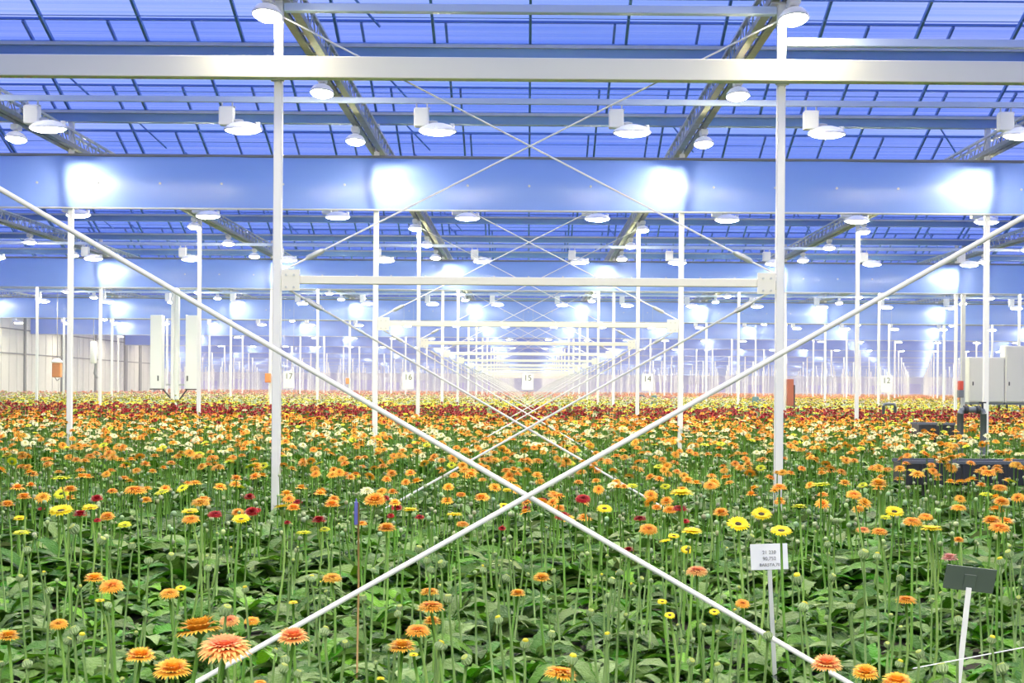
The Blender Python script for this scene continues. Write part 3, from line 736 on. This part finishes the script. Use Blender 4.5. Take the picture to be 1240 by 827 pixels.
for i, (u, v, w, pal, t, td) in enumerate(HERO):
    dy = v - 474; Z = F * .092 / w; z = ZC - dy * Z / F
    z = min(1.12, max(.86, z)); Z = F * (ZC - z) / dy; dia = w * Z / F * 1.04
    x, Y, _ = px(u + (474 - v) * -.0073 * 0, v, Z)
    # undo the small roll of the camera
    a = math.radians(.42); X2 = (u - 639); Y2 = (v - 474); uu = X2 * math.cos(a) + Y2 * math.sin(a); vv = -X2 * math.sin(a) + Y2 * math.cos(a)
    x = uu / F * Z; zz = ZC - vv / F * Z
    flower_thing(KIND[pal], pal, x, Z, zz, dia, abs(t) if t >= 0 else -t, td if t >= 0 else math.radians(random.choice([150, 170, 20])), labels[i], 'near gerbera flowers', lean=random.choice([0, 0, .06, -.08]))
    counts[KIND[pal]] += 1; occ.append((x, Z))

# random flowers: type by distance
def pick(Y, x):
    r = random.random()
    if Y < 8.6: tb = [('orange', .50), ('gold', .25), ('lime', .12), ('red', .06), ('yellow', .07)]
    elif Y < 14.5: tb = [('orange', .36), ('gold', .52), ('lime', .09), ('cream', .03)]
    elif Y < 22.5: tb = [('orange', .32), ('gold', .24), ('cream', .40), ('lime', .04)]
    elif Y < 27: tb = [('orange', .50), ('gold', .22), ('red', .12), ('cream', .10), ('lime', .06)]
    elif Y < 35.5: tb = [('red', .82), ('orange', .10), ('lime', .08)]
    elif Y < 50: tb = [('yellow', .62), ('lime', .28), ('red', .05), ('cream', .05)]
    elif Y < 60: tb = [('cream', .55), ('yellow', .25), ('pink', .2)]
    else: tb = [('pink', .45), ('salmon', .35), ('cream', .2)]
    if x > 11 and 26 < Y < 34: tb = [('orange', .5), ('gold', .25), ('red', .25)]
    if x > 8 and Y > 46: tb = [('salmon', .5), ('orange', .4), ('gold', .1)] if Y > 62 else [('yellow', .9), ('lime', .1)]
    s = 0
    for n_, p_ in tb:
        s += p_
        if r < s: return n_
    return tb[-1][0]
MID = {p: [whole(p, 1).mesh(p, 'petal', False, True) for _ in range(3)] for p in PAL}
stemM = [stem_mesh(4, 2, b, .0045).mesh('stem', 'stem', True, True) for b in (.0, .02)]
far_f = {p: [] for p in PAL}; far_s = []
DENS = 14.0
cand = []
n_c = int(.385 * (38 ** 2 - 8.6 ** 2) * DENS)
for i in range(n_c):
    Y = math.sqrt(random.uniform(8.6 ** 2, 38 ** 2)); cand.append((random.uniform(-1, 1) * (.385 * Y + 1), Y))
for i in range(180):
    Y = math.sqrt(random.uniform(6.9 ** 2, 8.6 ** 2)); x = random.uniform(-1, 1) * (.385 * Y + .5)
    if any((x - a) ** 2 + (Y - b) ** 2 < .16 for a, b in occ): continue
    cand.append((x, Y))
for i in range(60):   # beds outside the frame, left and right of the front
    Y = random.uniform(3.0, 6.9); x = random.choice([-1, 1]) * random.uniform(.40 * Y, .40 * Y + 1.2); cand.append((x, Y))
cand = [c for c in cand if c[0] > XW + .2 and not (c[1] < 12 and random.random() < .34) and not (c[1] < 16 and random.random() < .2)]
for i in range(int(.385 * (38 ** 2 - 23 ** 2) * 9)):
    Y = math.sqrt(random.uniform(23 ** 2, 38 ** 2)); cand.append((random.uniform(-1, 1) * (.385 * Y + 1), Y))
cand.sort(key=lambda c: c[1])
for x, Y in cand:
    pal = pick(Y, x); zz = ztop(Y) + random.gauss(0, .05) - (.03 if Y < 9 else 0); dia = random.uniform(.088, .118); k = KIND[pal]
    tl = abs(random.gauss(.25, .25)); td = random.uniform(0, 6.28) if random.random() < .5 else -PI / 2 + random.uniform(-.7, .7)
    if counts[k] < 295 and (Y < 14 or k in ('cream_gerbera', 'red_gerbera') and Y < 33):
        counts[k] += 1
        gname = {'orange': 'orange', 'gold': 'golden orange', 'lime': 'greenish yellow', 'yellow': 'yellow', 'red': 'dark red', 'cream': 'cream', 'salmon': 'salmon', 'pink': 'pink'}[pal]
        r = obj(k, None, None, (x, Y, zz))
        obj('petals', MID[pal][random.randrange(3)], r, (0, 0, 0), (Matrix.Rotation(td, 4, 'Z') @ Matrix.Rotation(tl, 4, 'Y')).to_euler(), (dia,) * 3)
        obj('stem', stemM[random.randrange(2)], r, (0, 0, -.012), (random.uniform(-.08, .08), random.uniform(-.08, .08), 0), (1, 1, zz - zsoil(Y)))
        tag(r, f'{"large " if dia > .108 else "small " if dia < .096 else ""}{gname} gerbera {"among" if Y < 8.6 else "right behind" if Y < 10.5 else "well behind" if Y < 17 else "far behind"} the mixed flowers, {place(x, Y)}', 'flower', f'{gname} gerberas farther back')
    else:
        far_f[pal].append((x, Y, zz, dia * 1.08, tl, td)); far_s.append((x, Y, zz - .01, zz - zsoil(Y)))
for i in range(int(.385 * (62 ** 2 - 38 ** 2) * 11)):
    Y = math.sqrt(random.uniform(38 ** 2, 62 ** 2)); x = random.uniform(-1, 1) * (.385 * Y + 2)
    if x > XW: far_f[pick(Y, x)].append((x, Y, ztop(Y) + random.gauss(0, .05), random.uniform(.10, .13), .2, random.uniform(0, 6)))
for i in range(15000):
    Y = math.exp(random.uniform(math.log(62), math.log(YEND - 2))); x = random.uniform(-1, 1) * (.385 * Y + 2)
    if x > XW or Y > 92: far_f[pick(Y, x)].append((x, Y, ztop(Y) + random.gauss(0, .04), .12 + Y * .0012, .1, random.uniform(0, 6)))
FN = {'orange': 'orange', 'gold': 'golden orange', 'lime': 'greenish yellow', 'yellow': 'yellow', 'red': 'dark red', 'cream': 'cream', 'salmon': 'salmon', 'pink': 'pale pink'}
for p, L_ in far_f.items():
    if not L_: continue
    A = np.array(L_); tp = [template(whole(p, 2)) for _ in range(3)]; bt = []
    tp1 = [template(whole(p, 1)) for _ in range(2)]
    idx = rng.integers(0, 2, len(A)); nearm = A[:, 1] < 19
    for src, mask in ((tp1, nearm), (tp, ~nearm)):
        for i in range(2):
            B = A[mask & (idx == i)]; n = len(B)
            if n: bt.append((src[i], B[:, :3], rng.uniform(0, 6, n), B[:, 4], B[:, 5], B[:, 3], tints(n, .85, 1.12, .05)))
    tag(obj('massed_' + KIND[p].replace('_gerbera', '') + '_flowers' if False else 'distant_' + p + '_gerbera', mass('m', bt, 'petal')), f'{FN[p]} gerberas too far back to tell one from another', 'flowers', kind='stuff')
A = np.array(far_s); tp = [template(stem_mesh(3, 1, 0, .0055)), template(stem_mesh(3, 2, .02, .0055))]; bt = []
for i in range(2):
    B = A[i::2]; n = len(B); bt.append((tp[i], B[:, :3], rng.uniform(0, 6, n), rng.uniform(0, .08, n), rng.uniform(0, 6.28, n), np.stack([np.ones(n), np.ones(n), B[:, 3]], 1), tints(n, .8, 1.3, .08)))
# leafless budding stems between the flowers, uncountable behind the front rows
X, Y = field(6000, 8, 30)
n = len(X); zt = ztv(Y) - rng.uniform(.05, .28, n); P = np.stack([X, Y, zt], 1)
bt.append((tp[1], P, rng.uniform(0, 6, n), rng.uniform(0, .1, n), rng.uniform(0, 6.28, n), np.stack([np.ones(n), np.ones(n), zt - zsv(Y)], 1), tints(n, .9, 1.5, .08)))
tag(obj('distant_stem', mass('distant_stem', bt, 'stem')), 'thin green stems standing close together farther back', 'stems', kind='stuff')
bd = MB(); bd.lathe([(.001, -.012), (.010, -.006), (.0125, .003), (.009, .011), (.001, .014)], 6, c=(.34, .42, .22), close=False)
tag(obj('distant_bud', mass('distant_bud', [(template(bd), P, rng.uniform(0, 6, n), rng.uniform(0, .6, n), rng.uniform(0, 6.28, n), rng.uniform(.9, 1.5, n), tints(n, .7, 1.3, .15))], 'stem', True)), 'small grey-green buds standing among the flowers farther back', 'buds', kind='stuff')

# buds near the camera: closed head on a bent stem
def bud_meshes(peek):
    sc = MB(); sc.lathe([(.004, -.016), (.011, -.010), (.0145, -.002), (.0135, .006), (.009, .012), (.001, .014 if not peek else .011)], 12, c=(.30, .44, .17), close=False)
    for k in range(11):
        a = 2 * PI * k / 11; sc.tube([(.0125 * math.cos(a), .0125 * math.sin(a), -.008), (.0150 * math.cos(a), .0150 * math.sin(a), .001), (.0115 * math.cos(a), .0115 * math.sin(a), .0105)], [.0015, .0028, .0008], 4, c=(.38, .50, .24))
    pe = MB(); pe.lathe([(.009, .008), (.0105, .013), (.008, .0175 if peek else .013), (.001, .016 if peek else .0135)], 10, c=(.75, .66, .03) if peek == 1 else (.45, .52, .10), close=False)
    return sc.mesh('bud_scales', 'stem', True, True), pe.mesh('petal_tip', 'petal', True, True)
BUD = [bud_meshes(0), bud_meshes(1), bud_meshes(2)]
crook = []
for s_ in (-1, 1, 0):
    mb = MB(); pts = [(0, 0, -1), (0, 0, -.5), (0, 0, -.06)] + ([(s_ * .004, 0, -.03), (s_ * .0015, 0, -.008)] if s_ else [(0, 0, -.01)])
    mb.tube(pts, [.0052, .0046, .004, .0036, .0034][:len(pts)], 6, c=(.22, .36, .10)); crook.append(mb.mesh('stem', 'stem', True, True))
BH = [(393, 765, 14, 2), (532, 782, 14, 1), (565, 799, 16, 0), (543, 725, 14, 0), (418, 780, 12, 0), (345, 799, 14, 0), (343, 809, 15, 0), (693, 799, 16, 1), (736, 771, 12, 1), (636, 780, 14, 1), (870, 809, 14, 2), (741, 703, 11, 0), (851, 759, 11, 0),
      (1201, 775, 12, 1), (1214, 809, 17, 0), (1141, 809, 17, 0), (1114, 792, 13, 0), (1089, 804, 12, 1), (1046, 671, 15, 0), (966, 701, 15, 1), (973, 735, 14, 1), (274, 739, 18, 0), (82, 776, 12, 0), (90, 763, 14, 0), (99, 772, 13, 1), (33, 804, 14, 0), (131, 733, 11, 0),
      (90, 641, 15, 0), (123, 655, 13, 0), (160, 661, 11, 0), (180, 679, 12, 0), (207, 674, 12, 0), (33, 666, 11, 0), (440, 724, 10, 0), (484, 736, 10, 0), (507, 665, 12, 0), (517, 679, 11, 0), (522, 690, 11, 0), (535, 683, 12, 0), (613, 700, 12, 0), (604, 751, 12, 1),
      (751, 693, 10, 0), (909, 651, 11, 0), (1002, 659, 10, 0), (1062, 674, 11, 1), (1008, 699, 11, 0), (1090, 700, 11, 0), (1212, 680, 12, 1), (1222, 671, 13, 0), (252, 688, 11, 0), (297, 714, 10, 1), (668, 768, 12, 0), (378, 701, 10, 1), (776, 702, 10, 0), (930, 770, 14, 0), (24, 700, 11, 0), (60, 715, 11, 0), (715, 742, 12, 0), (585, 690, 10, 0), (1160, 750, 12, 0), (1030, 735, 12, 0)]
BH.sort(key=lambda b: b[0])
for i, (u, v, w, pk) in enumerate(BH):
    dy = v - 474; Z = F * .029 / w; z = ZC - dy * Z / F; z = min(.98, max(.74, z)); Z = F * (ZC - z) / dy; sc = .8 * w * Z / F / .029
    a = math.radians(.42); X2 = u - 639; uu = X2 * math.cos(a) + dy * math.sin(a); vv = -X2 * math.sin(a) + dy * math.cos(a)
    x = uu / F * Z; z = ZC - vv / F * Z
    r = obj('gerbera_bud', None, None, (x, Z, z)); e = (random.uniform(-.5, .5), random.uniform(-.6, .6), 0)
    obj('bud_scales', BUD[pk][0], r, (0, 0, 0), e, (sc,) * 3); obj('petal_tip', BUD[pk][1], r, (0, 0, 0), e, (sc,) * 3)
    obj('stem', crook[i % 3], r, (0, 0, -.006), (random.uniform(-.08, .08), random.uniform(-.12, .12), 0), (1, 1, z - .43))
    tag(r, f'closed {"yellow-tipped" if pk == 1 else "grey-green"} gerbera bud in the front of the bed, {ordn(i + 1)} bud from the left' if i < 59 else f'closed gerbera bud in the front of the bed at the far right, {["outermost", "next to outermost", "third from the edge"][min(2, len(BH) - 1 - i)]}', 'bud', 'buds in the front of the bed')
for i in range(190):
    Y = math.sqrt(random.uniform(3.2 ** 2, 8.6 ** 2)); x = random.uniform(-1, 1) * (.385 * Y + .4); z = random.uniform(.70, .92)
    r = obj('gerbera_bud', None, None, (x, Y, z)); e = (random.uniform(-.8, .8), random.uniform(-.8, .8), 0); sc = random.uniform(.5, .85); pk = 0 if random.random() < .8 else random.choice([1, 2])
    obj('bud_scales', BUD[pk][0], r, (0, 0, 0), e, (sc,) * 3); obj('petal_tip', BUD[pk][1], r, (0, 0, 0), e, (sc,) * 3)
    obj('stem', crook[i % 3], r, (0, 0, -.006), (random.uniform(-.15, .15), random.uniform(-.15, .15), 0), (1, 1, z - .43))
    tag(r, f'tiny closed bud {"low near the front" if Y < 5 else "in the leafy strip" if Y < 6.6 else "among the mixed flowers"}, {place(x, Y)}', 'bud', 'small buds among the leaves')

# ------------------------------------------------------------------ signs and small things in the bed
def text_mesh(s, size, m='black'):
    cu = bpy.data.curves.new('t', 'FONT'); cu.body = s; cu.size = size; cu.align_x = 'CENTER'; cu.align_y = 'CENTER'; cu.extrude = .0006
    o = bpy.data.objects.new('t', cu); COL.objects.link(o); dg = bpy.context.evaluated_depsgraph_get()
    me = bpy.data.meshes.new_from_object(o.evaluated_get(dg)); bpy.data.objects.remove(o); me.materials.clear(); me.materials.append(M[m]); return me
x, Y, z = px(933, 672, 5.8)
r = obj('plant_label', None, None, (x, Y, z), (-.12, -.03, .06))
g = MB(); g.box(-.079, .079, 0, .004, -.054, .054, .001); obj('card', g.mesh('card', 'signwhite'), r)
for q, (s_, sz) in enumerate((('21 230', .021), ('90,752', .021), ('BAR5TA,70', .018))):
    obj('text_line', text_mesh(s_, sz, 'ink'), r, (.0, -.0015, .018 - q * .026), (PI / 2, 0, 0))
g = MB(); g.box(-.009, .009, .004, .010, -.58, .03, .001); obj('stake', g.mesh('stake', 'galv'), r)
tag(r, 'white plant label card with printed numbers on a grey stake', 'label')
x, Y, z = px(1176, 697, 4.7)
r = obj('plant_sign', None, None, (x, Y, z), (.35, .10, -.12))
g = MB(); g.box(-.083, .083, -.002, .002, -.045, .045, .0008); obj('plate', g.mesh('plate', 'signback'), r)
g = MB(); g.box(-.02, .02, -.006, -.002, -.04, .018, .001); obj('holder', g.mesh('holder', 'signback'), r)
s_ = obj('stake', None, r); bpy.data.objects.remove(s_)
g = MB(); g.box(-.009, .009, -.004, .002, -.60, -.03, .001); obj('stake', g.mesh('stake', 'blank'), r, (0, 0, 0), (-.35, 0, 0))
tag(r, 'dark grey sign plate seen from behind on a pale stake at the right', 'sign')
x, Y, z = px(435, 628, 5.5)
r = obj('marker_stake', None, None, (x, Y, z)); g = MB(); g.tube([(0, 0, .06), (.003, 0, -.3), (-.002, 0, z * -1 + .44)], .0042, 6); obj('cane', g.mesh('cane', 'bamboo', True), r)
g = MB(); g.box(-.016, -.002, -.006, .006, -.03, .062, .002); g.tube([(-.009, 0, .05), (-.009, 0, .075)], [.006, .002], 6); obj('clip', g.mesh('clip', 'purple'), r)
tag(r, 'thin brown cane with a purple clip at its top standing among the flowers', 'stake')
a, b = Vector(px(1108, 806, 3.9)), Vector(px(1290, 770, 4.3))
g = MB(); g.tube([(0, 0, 0), b - a], .0018, 5); tag(obj('support_string', g.mesh('support_string', 'blank'), None, a), 'thin white string stretched low over the leaves at the bottom right', 'string')

# dark trays on the right
def tray(name, label, x0, x1, Y, z0, z1, dy):
    r = obj(name, None, None, (x0, Y, z0)); Lx = x1 - x0
    g = MB(); t_ = .012; hh = z1 - z0
    g.box(0, Lx, 0, t_, 0, hh - .03); g.box(0, Lx, dy - t_, dy, 0, hh - .03); g.box(0, t_, t_, dy - t_, 0, hh - .03); g.box(Lx - t_, Lx, t_, dy - t_, 0, hh - .03); g.box(0, Lx, 0, dy, 0, .01)
    obj('tray_body', g.mesh('tray_body', 'dark'), r)
    g = MB(); g.box(-.015, Lx + .015, -.015, .012, hh - .035, hh, .003); g.box(-.015, Lx + .015, dy - .012, dy + .015, hh - .035, hh, .003); obj('rim', g.mesh('rim', 'pipe'), r)
    n = max(3, int(Lx / .14))
    for i in range(n + 1):
        g = MB(); g.box(-.012, .012, -.018, 0, 0, hh - .035, .003); obj('rib', g.mesh('rib', 'dark'), r, (i * (Lx - .03) / n + .015, 0, 0))
    return tag(r, label, 'tray')
x0 = (1098 - 639) / F * 14.2
tray('plant_tray', 'long black ribbed plastic tray on the right in the orange flowers', x0, x0 + 2.3, 14.2, .74, .99, .5)
x0 = (1113 - 639) / F * 21.5
tray('plant_tray', 'small black tray behind the orange flowers, left of the pipe arch', x0, x0 + .55, 21.5, 1.04, 1.23, .4)
g = MB()
for xx in (.2, 2.1): g.box(xx, xx + .05, .1, .15, .42 - .74, 0)
o = obj('tray_leg', g.mesh('tray_leg', 'dark'), bpy.data.objects['plant_tray']); 
g = MB(); g.box(.25, .3, .1, .15, .46 - 1.04, 0); obj('tray_leg', g.mesh('tray_leg', 'dark'), bpy.data.objects['plant_tray.001'])

def pipe_arch(u0, u1, vt, Y, rad, label, zb=.42, flange=True):
    x0 = (u0 - 639) / F * Y; x1 = (u1 - 639) / F * Y; zt = ZC - (vt - 474) / F * Y
    r = obj('pipe_arch', None, None, (x0, Y, zb)); w_ = x1 - x0; hh = zt - zb; q = rad * 1.3
    for nm, xx in (('riser', 0), ('riser', w_)):
        g = MB(); g.tube([(xx, 0, 0), (xx, 0, hh - q)], rad, 12); obj(nm, g.mesh(nm, 'pipe', True), r)
    g = MB(); g.tube([(0, 0, hh - q), (q * .3, 0, hh - q * .3), (q, 0, hh), (w_ - q, 0, hh), (w_ - q * .3, 0, hh - q * .3), (w_, 0, hh - q)], rad, 12); obj('elbow_pipe', g.mesh('elbow_pipe', 'pipe', True), r)
    if flange:
        for xx in (q * 1.3, w_ - q * 1.4):
            g = MB(); g.tube([(xx - .03, 0, hh), (xx + .03, 0, hh)], rad * 1.3, 12); obj('flange', g.mesh('flange', 'dark', True), r)
        g = MB(); g.tube([(w_ - .02, -.02, hh), (w_ - .02, -.02, hh + .1)], .015, 8); g.box(w_ - .07, w_ + .03, -.03, -.01, hh + .09, hh + .11); obj('valve_handle', g.mesh('valve_handle', 'dark'), r)
    return tag(r, label, 'pipe')
pipe_arch(1163, 1191, 492, 19.6, .045, 'thick dark grey pipe arch rising beside the right-hand post')
pipe_arch(1070, 1084, 486, 33, .035, 'smaller dark pipe arch in the yellow and red flowers, right of the tall post', .55, False)
pipe_arch(773, 780, 478, 60, .04, 'tiny dark pipe arch far away just right of the middle aisle', .6, False)
pipe_arch(813, 823, 481, 56, .04, 'tiny dark pipe arch far away beside a brown valve wheel', .6, False)
pipe_arch(917, 926, 483, 50, .04, 'tiny dark pipe arch far away left of the rust red box', .6, False)
for (u, v, Y, m, lab) in ((792, 483, 58, 'teal', 'tiny teal barrel far off beside the middle aisle'), (915, 485, 50, 'teal', 'tiny teal barrel far off near the rust red box'), (808, 484, 57, 'brown', 'tiny rust red barrel far off right of the teal one')):
    x, Y, z = px(u, v, Y); g = MB(); g.lathe([(.12, -.6), (.13, -.55), (.13, -.1), (.135, -.05), (.13, 0), (.12, .17), (.11, .2)], 12); r = obj('barrel', g.mesh('barrel', m, True), None, (x, Y, z))
    tag(r, lab, 'barrel')

# ------------------------------------------------------------------ boxes, cabinets, signs on posts
Y = bay(4) - .1; x = -2.5 * W
r = obj('fan_unit', None, None, (x, Y, 0))
for s_ in (-1, 1):
    xa = s_ * .56 - .19 + (0 if s_ > 0 else 0)
    g = MB(); g.box(xa, xa + .37, -.35, 0, H(.0), H(.52), .012); c = obj('tall_panel_box', g.mesh('tall_panel_box', 'white'), r)
    g = MB(); g.box(xa + (.24 if s_ < 0 else .05), xa + (.28 if s_ < 0 else .09), -.37, -.35, H(0) + .25, H(0) + .42); obj('latch', g.mesh('latch', 'dark'), c)
    g = MB(); g.box(xa, xa + .37, -.37, .02, H(0) - .03, H(0)); obj('base_strip', g.mesh('base_strip', 'dark'), c)
    g = MB(); g.tube([(s_ * .38, -.15, H(0) - .02), (s_ * .06, -.05, H(0) - .42)], .025, 6); obj('strut', g.mesh('strut', 'dark'), r)
g = MB(); g.box(-.12, -.02, -.25, -.05, .8, H(.70), .01); g.box(.02, .12, -.25, -.05, .8, H(.70), .01); g.box(-.02, .02, -.2, -.1, .8, H(.69)); obj('duct_column', g.mesh('duct_column', 'white'), r)
g = MB(); g.box(-.3, .3, -.15, -.1, H(.0) + .1, H(.0) + .16); obj('cross_arm', g.mesh('cross_arm', 'galv'), r)
tag(r, 'two tall white panel boxes on a post left of the aisle, with dark struts', 'cabinet')
Y = bay(3) + .3; x0 = (1173 - 639) / F * Y
for i, (xa, wd, zt, lab) in enumerate(((0, .95, H(.222), 'light grey control cabinet at the right, partly behind a post'), (.96, .55, H(.29), 'taller narrow grey cabinet next to the control cabinet'), (1.52, 1.1, H(.215), 'grey cabinet at the right picture edge with a small door lock'))):
    r = obj('control_cabinet', None, None, (x0 + xa, Y, 0)); z0 = H(-.045)
    g = MB(); g.box(0, wd, 0, .4, z0, zt, .012); obj('cabinet_body', g.mesh('cabinet_body', 'grey'), r)
    g = MB(); g.box(.03, wd - .03, -.02, 0, z0 + .03, zt - .03, .004); d_ = obj('door', g.mesh('door', 'grey'), r)
    g = MB(); g.box(.09, .12, -.035, -.02, z0 + .45, z0 + .55); obj('lock', g.mesh('lock', 'dark'), d_)
    for xx in (.08, wd - .12):
        g = MB(); g.box(xx, xx + .04, .1, .14, .55, z0); obj('leg', g.mesh('leg', 'dark'), r)
    g = MB(); g.box(.02, wd - .02, .02, .38, z0 - .06, z0); obj('cable_duct', g.mesh('cable_duct', 'pipe'), r)
    tag(r, lab, 'cabinet', 'grey cabinets at the right')
# small boxes on posts
def small_box(name, label, cat, u, v, Y, w_, hh, m, extra=None):
    x, Y, z = px(u, v, Y); r = obj(name, None, None, (x, Y, z)); g = MB(); g.box(-w_ / 2, w_ / 2, -.14, 0, -hh / 2, hh / 2, .008); obj('box_body', g.mesh('box_body', m), r)
    g = MB(); g.box(-w_ / 2 + .01, w_ / 2 - .01, -.15, -.14, -hh / 2 + .02, hh / 2 - .02, .002); obj('lid', g.mesh('lid', m), r)
    if extra: g = MB(); extra(g); obj('cable', g.mesh('cable', 'dark'), r)
    return tag(r, label, cat)
small_box('alarm_box', 'small red box on the grey double post at the right', 'box', 1162, 463, bay(3) - .06, .12, .24, 'red', lambda g: g.tube([(0, -.05, -.12), (0, -.05, -.5)], .01, 5))
small_box('switch_box', 'small grey box just below the red box on the right', 'box', 1162, 473, bay(3) - .06, .14, .2, 'pipe')
small_box('hose_box', 'tall rust red box on a post behind the right braced post', 'box', 956, 473, bay(3) - .06, .17, .70, 'brown', lambda g: g.tube([(.12, -.05, .2), (.12, -.05, -.45)], .02, 5))
small_box('meter_box', 'small orange box on a far post at the left of the aisle', 'box', 325, 460, bay(3) - .06, .14, .24, 'orange')
small_box('meter_box', 'tiny orange tag on a distant post left of the middle aisle', 'box', 421, 463, bay(5) - .04, .12, .22, 'orange')
x, Y, z = px(69, 452, 48)
r = obj('sensor_box', None, None, (x, Y, z)); g = MB(); g.box(-.15, .15, -.1, .1, -.26, .24, .02)
obj('orange_housing', g.mesh('orange_housing', 'orange'), r)
g = MB(); g.lathe([(.19, .25), (.18, .30), (.10, .37), (.02, .40)], 14); obj('cap', g.mesh('cap', 'white', True), r)
g = MB(); g.tube([(0, 0, .39), (0, 0, H(.737) - z)], .012, 5); obj('wire', g.mesh('wire', 'pilaster'), r)
g = MB(); g.tube([(-.08, 0, -.26), (.0, 0, -.38), (.09, 0, -.3)], .012, 5); obj('cable_loop', g.mesh('cable_loop', 'dark'), r)
tag(r, 'orange box with a white cap hanging on a wire at the left by the wall', 'sensor')
# pale cylinder by the left wall
x, Y, z = px(113, 432, 56); r = obj('wall_heater', None, None, (x, Y, z)); g = MB(); g.lathe([(.10, -.4), (.13, -.35), (.13, .45), (.10, .5)], 12); obj('drum', g.mesh('drum', 'white', True), r)
g = MB(); g.tube([(.1, 0, -.4), (.05, 0, -.8), (.15, 0, -1.0)], .05, 6); obj('outlet', g.mesh('outlet', 'pilaster'), r); g = MB(); g.tube([(0, 0, .5), (0, 0, H(.737) - z)], .012, 5); obj('wire', g.mesh('wire', 'pilaster'), r)
tag(r, 'white upright drum hanging on a wire in front of the left wall', 'heater')
# row number boards hanging across the bays
YB = bay(5) - .3
for u, s_ in ((350, '17'), (495, '16'), (640, '15'), (783, '14'), (1075, '12')):
    x = round((u - 640) / 145) * W; r = obj('number_board', None, None, (x, YB, H(.08)))
    g = MB(); g.box(-.21, .21, -.01, .01, -.30, .33, .003); obj('board', g.mesh('board', 'blank'), r)
    obj('number', text_mesh(s_, .30, 'black'), r, (0, -.013, .14), (PI / 2, 0, 0))
    g = MB(); g.tube([(-.18, 0, .33), (-.18, 0, H(.737) - H(.08))], .004, 4); g.tube([(.18, 0, .33), (.18, 0, H(.737) - H(.08))], .004, 4); obj('hanging_wire', g.mesh('hanging_wire', 'galv'), r)
    tag(r, 'white hanging number board ' + {'17': 'with a seventeen, leftmost of the five', '16': 'with a sixteen, left of the middle one', '15': 'with a fifteen, over the middle aisle', '14': 'with a fourteen, just right of the middle aisle', '12': 'with a twelve, farthest right of the boards'}[s_], 'sign', 'row number boards')

# grey double post behind the pipes
r = obj('service_post', None, None, (2.5 * W + .22, bay(3) + .1, 0)); g = MB(); g.box(-.05, .05, -.05, .05, .05, H(.871), .008); obj('shaft', g.mesh('shaft', 'galv'), r); g = MB(); g.box(-.09, .09, -.09, .09, 0, .05, .01); obj('foot_plate', g.mesh('foot_plate', 'galv'), r)
tag(r, 'grey service post standing close to the white post left of the control cabinets', 'post')
# ------------------------------------------------------------------ moist air in the depth of the house
m, t, o = mat('moist_air'); vs_ = t.nodes.new('ShaderNodeVolumeScatter'); vs_.inputs['Density'].default_value = .0032; vs_.inputs['Color'].default_value = (1, .97, 1, 1); vs_.inputs['Anisotropy'].default_value = .3
t.links.new(vs_.outputs[0], o.inputs['Volume']); M['air'] = m
g = MB(); g.box(-97, 97, 27, YEND - .3, .35, H(.86)); tag(obj('haze', g.mesh('haze', 'air')), 'pale moist haze over the far beds', 'haze', kind='stuff')
cy.volume_bounces = 0
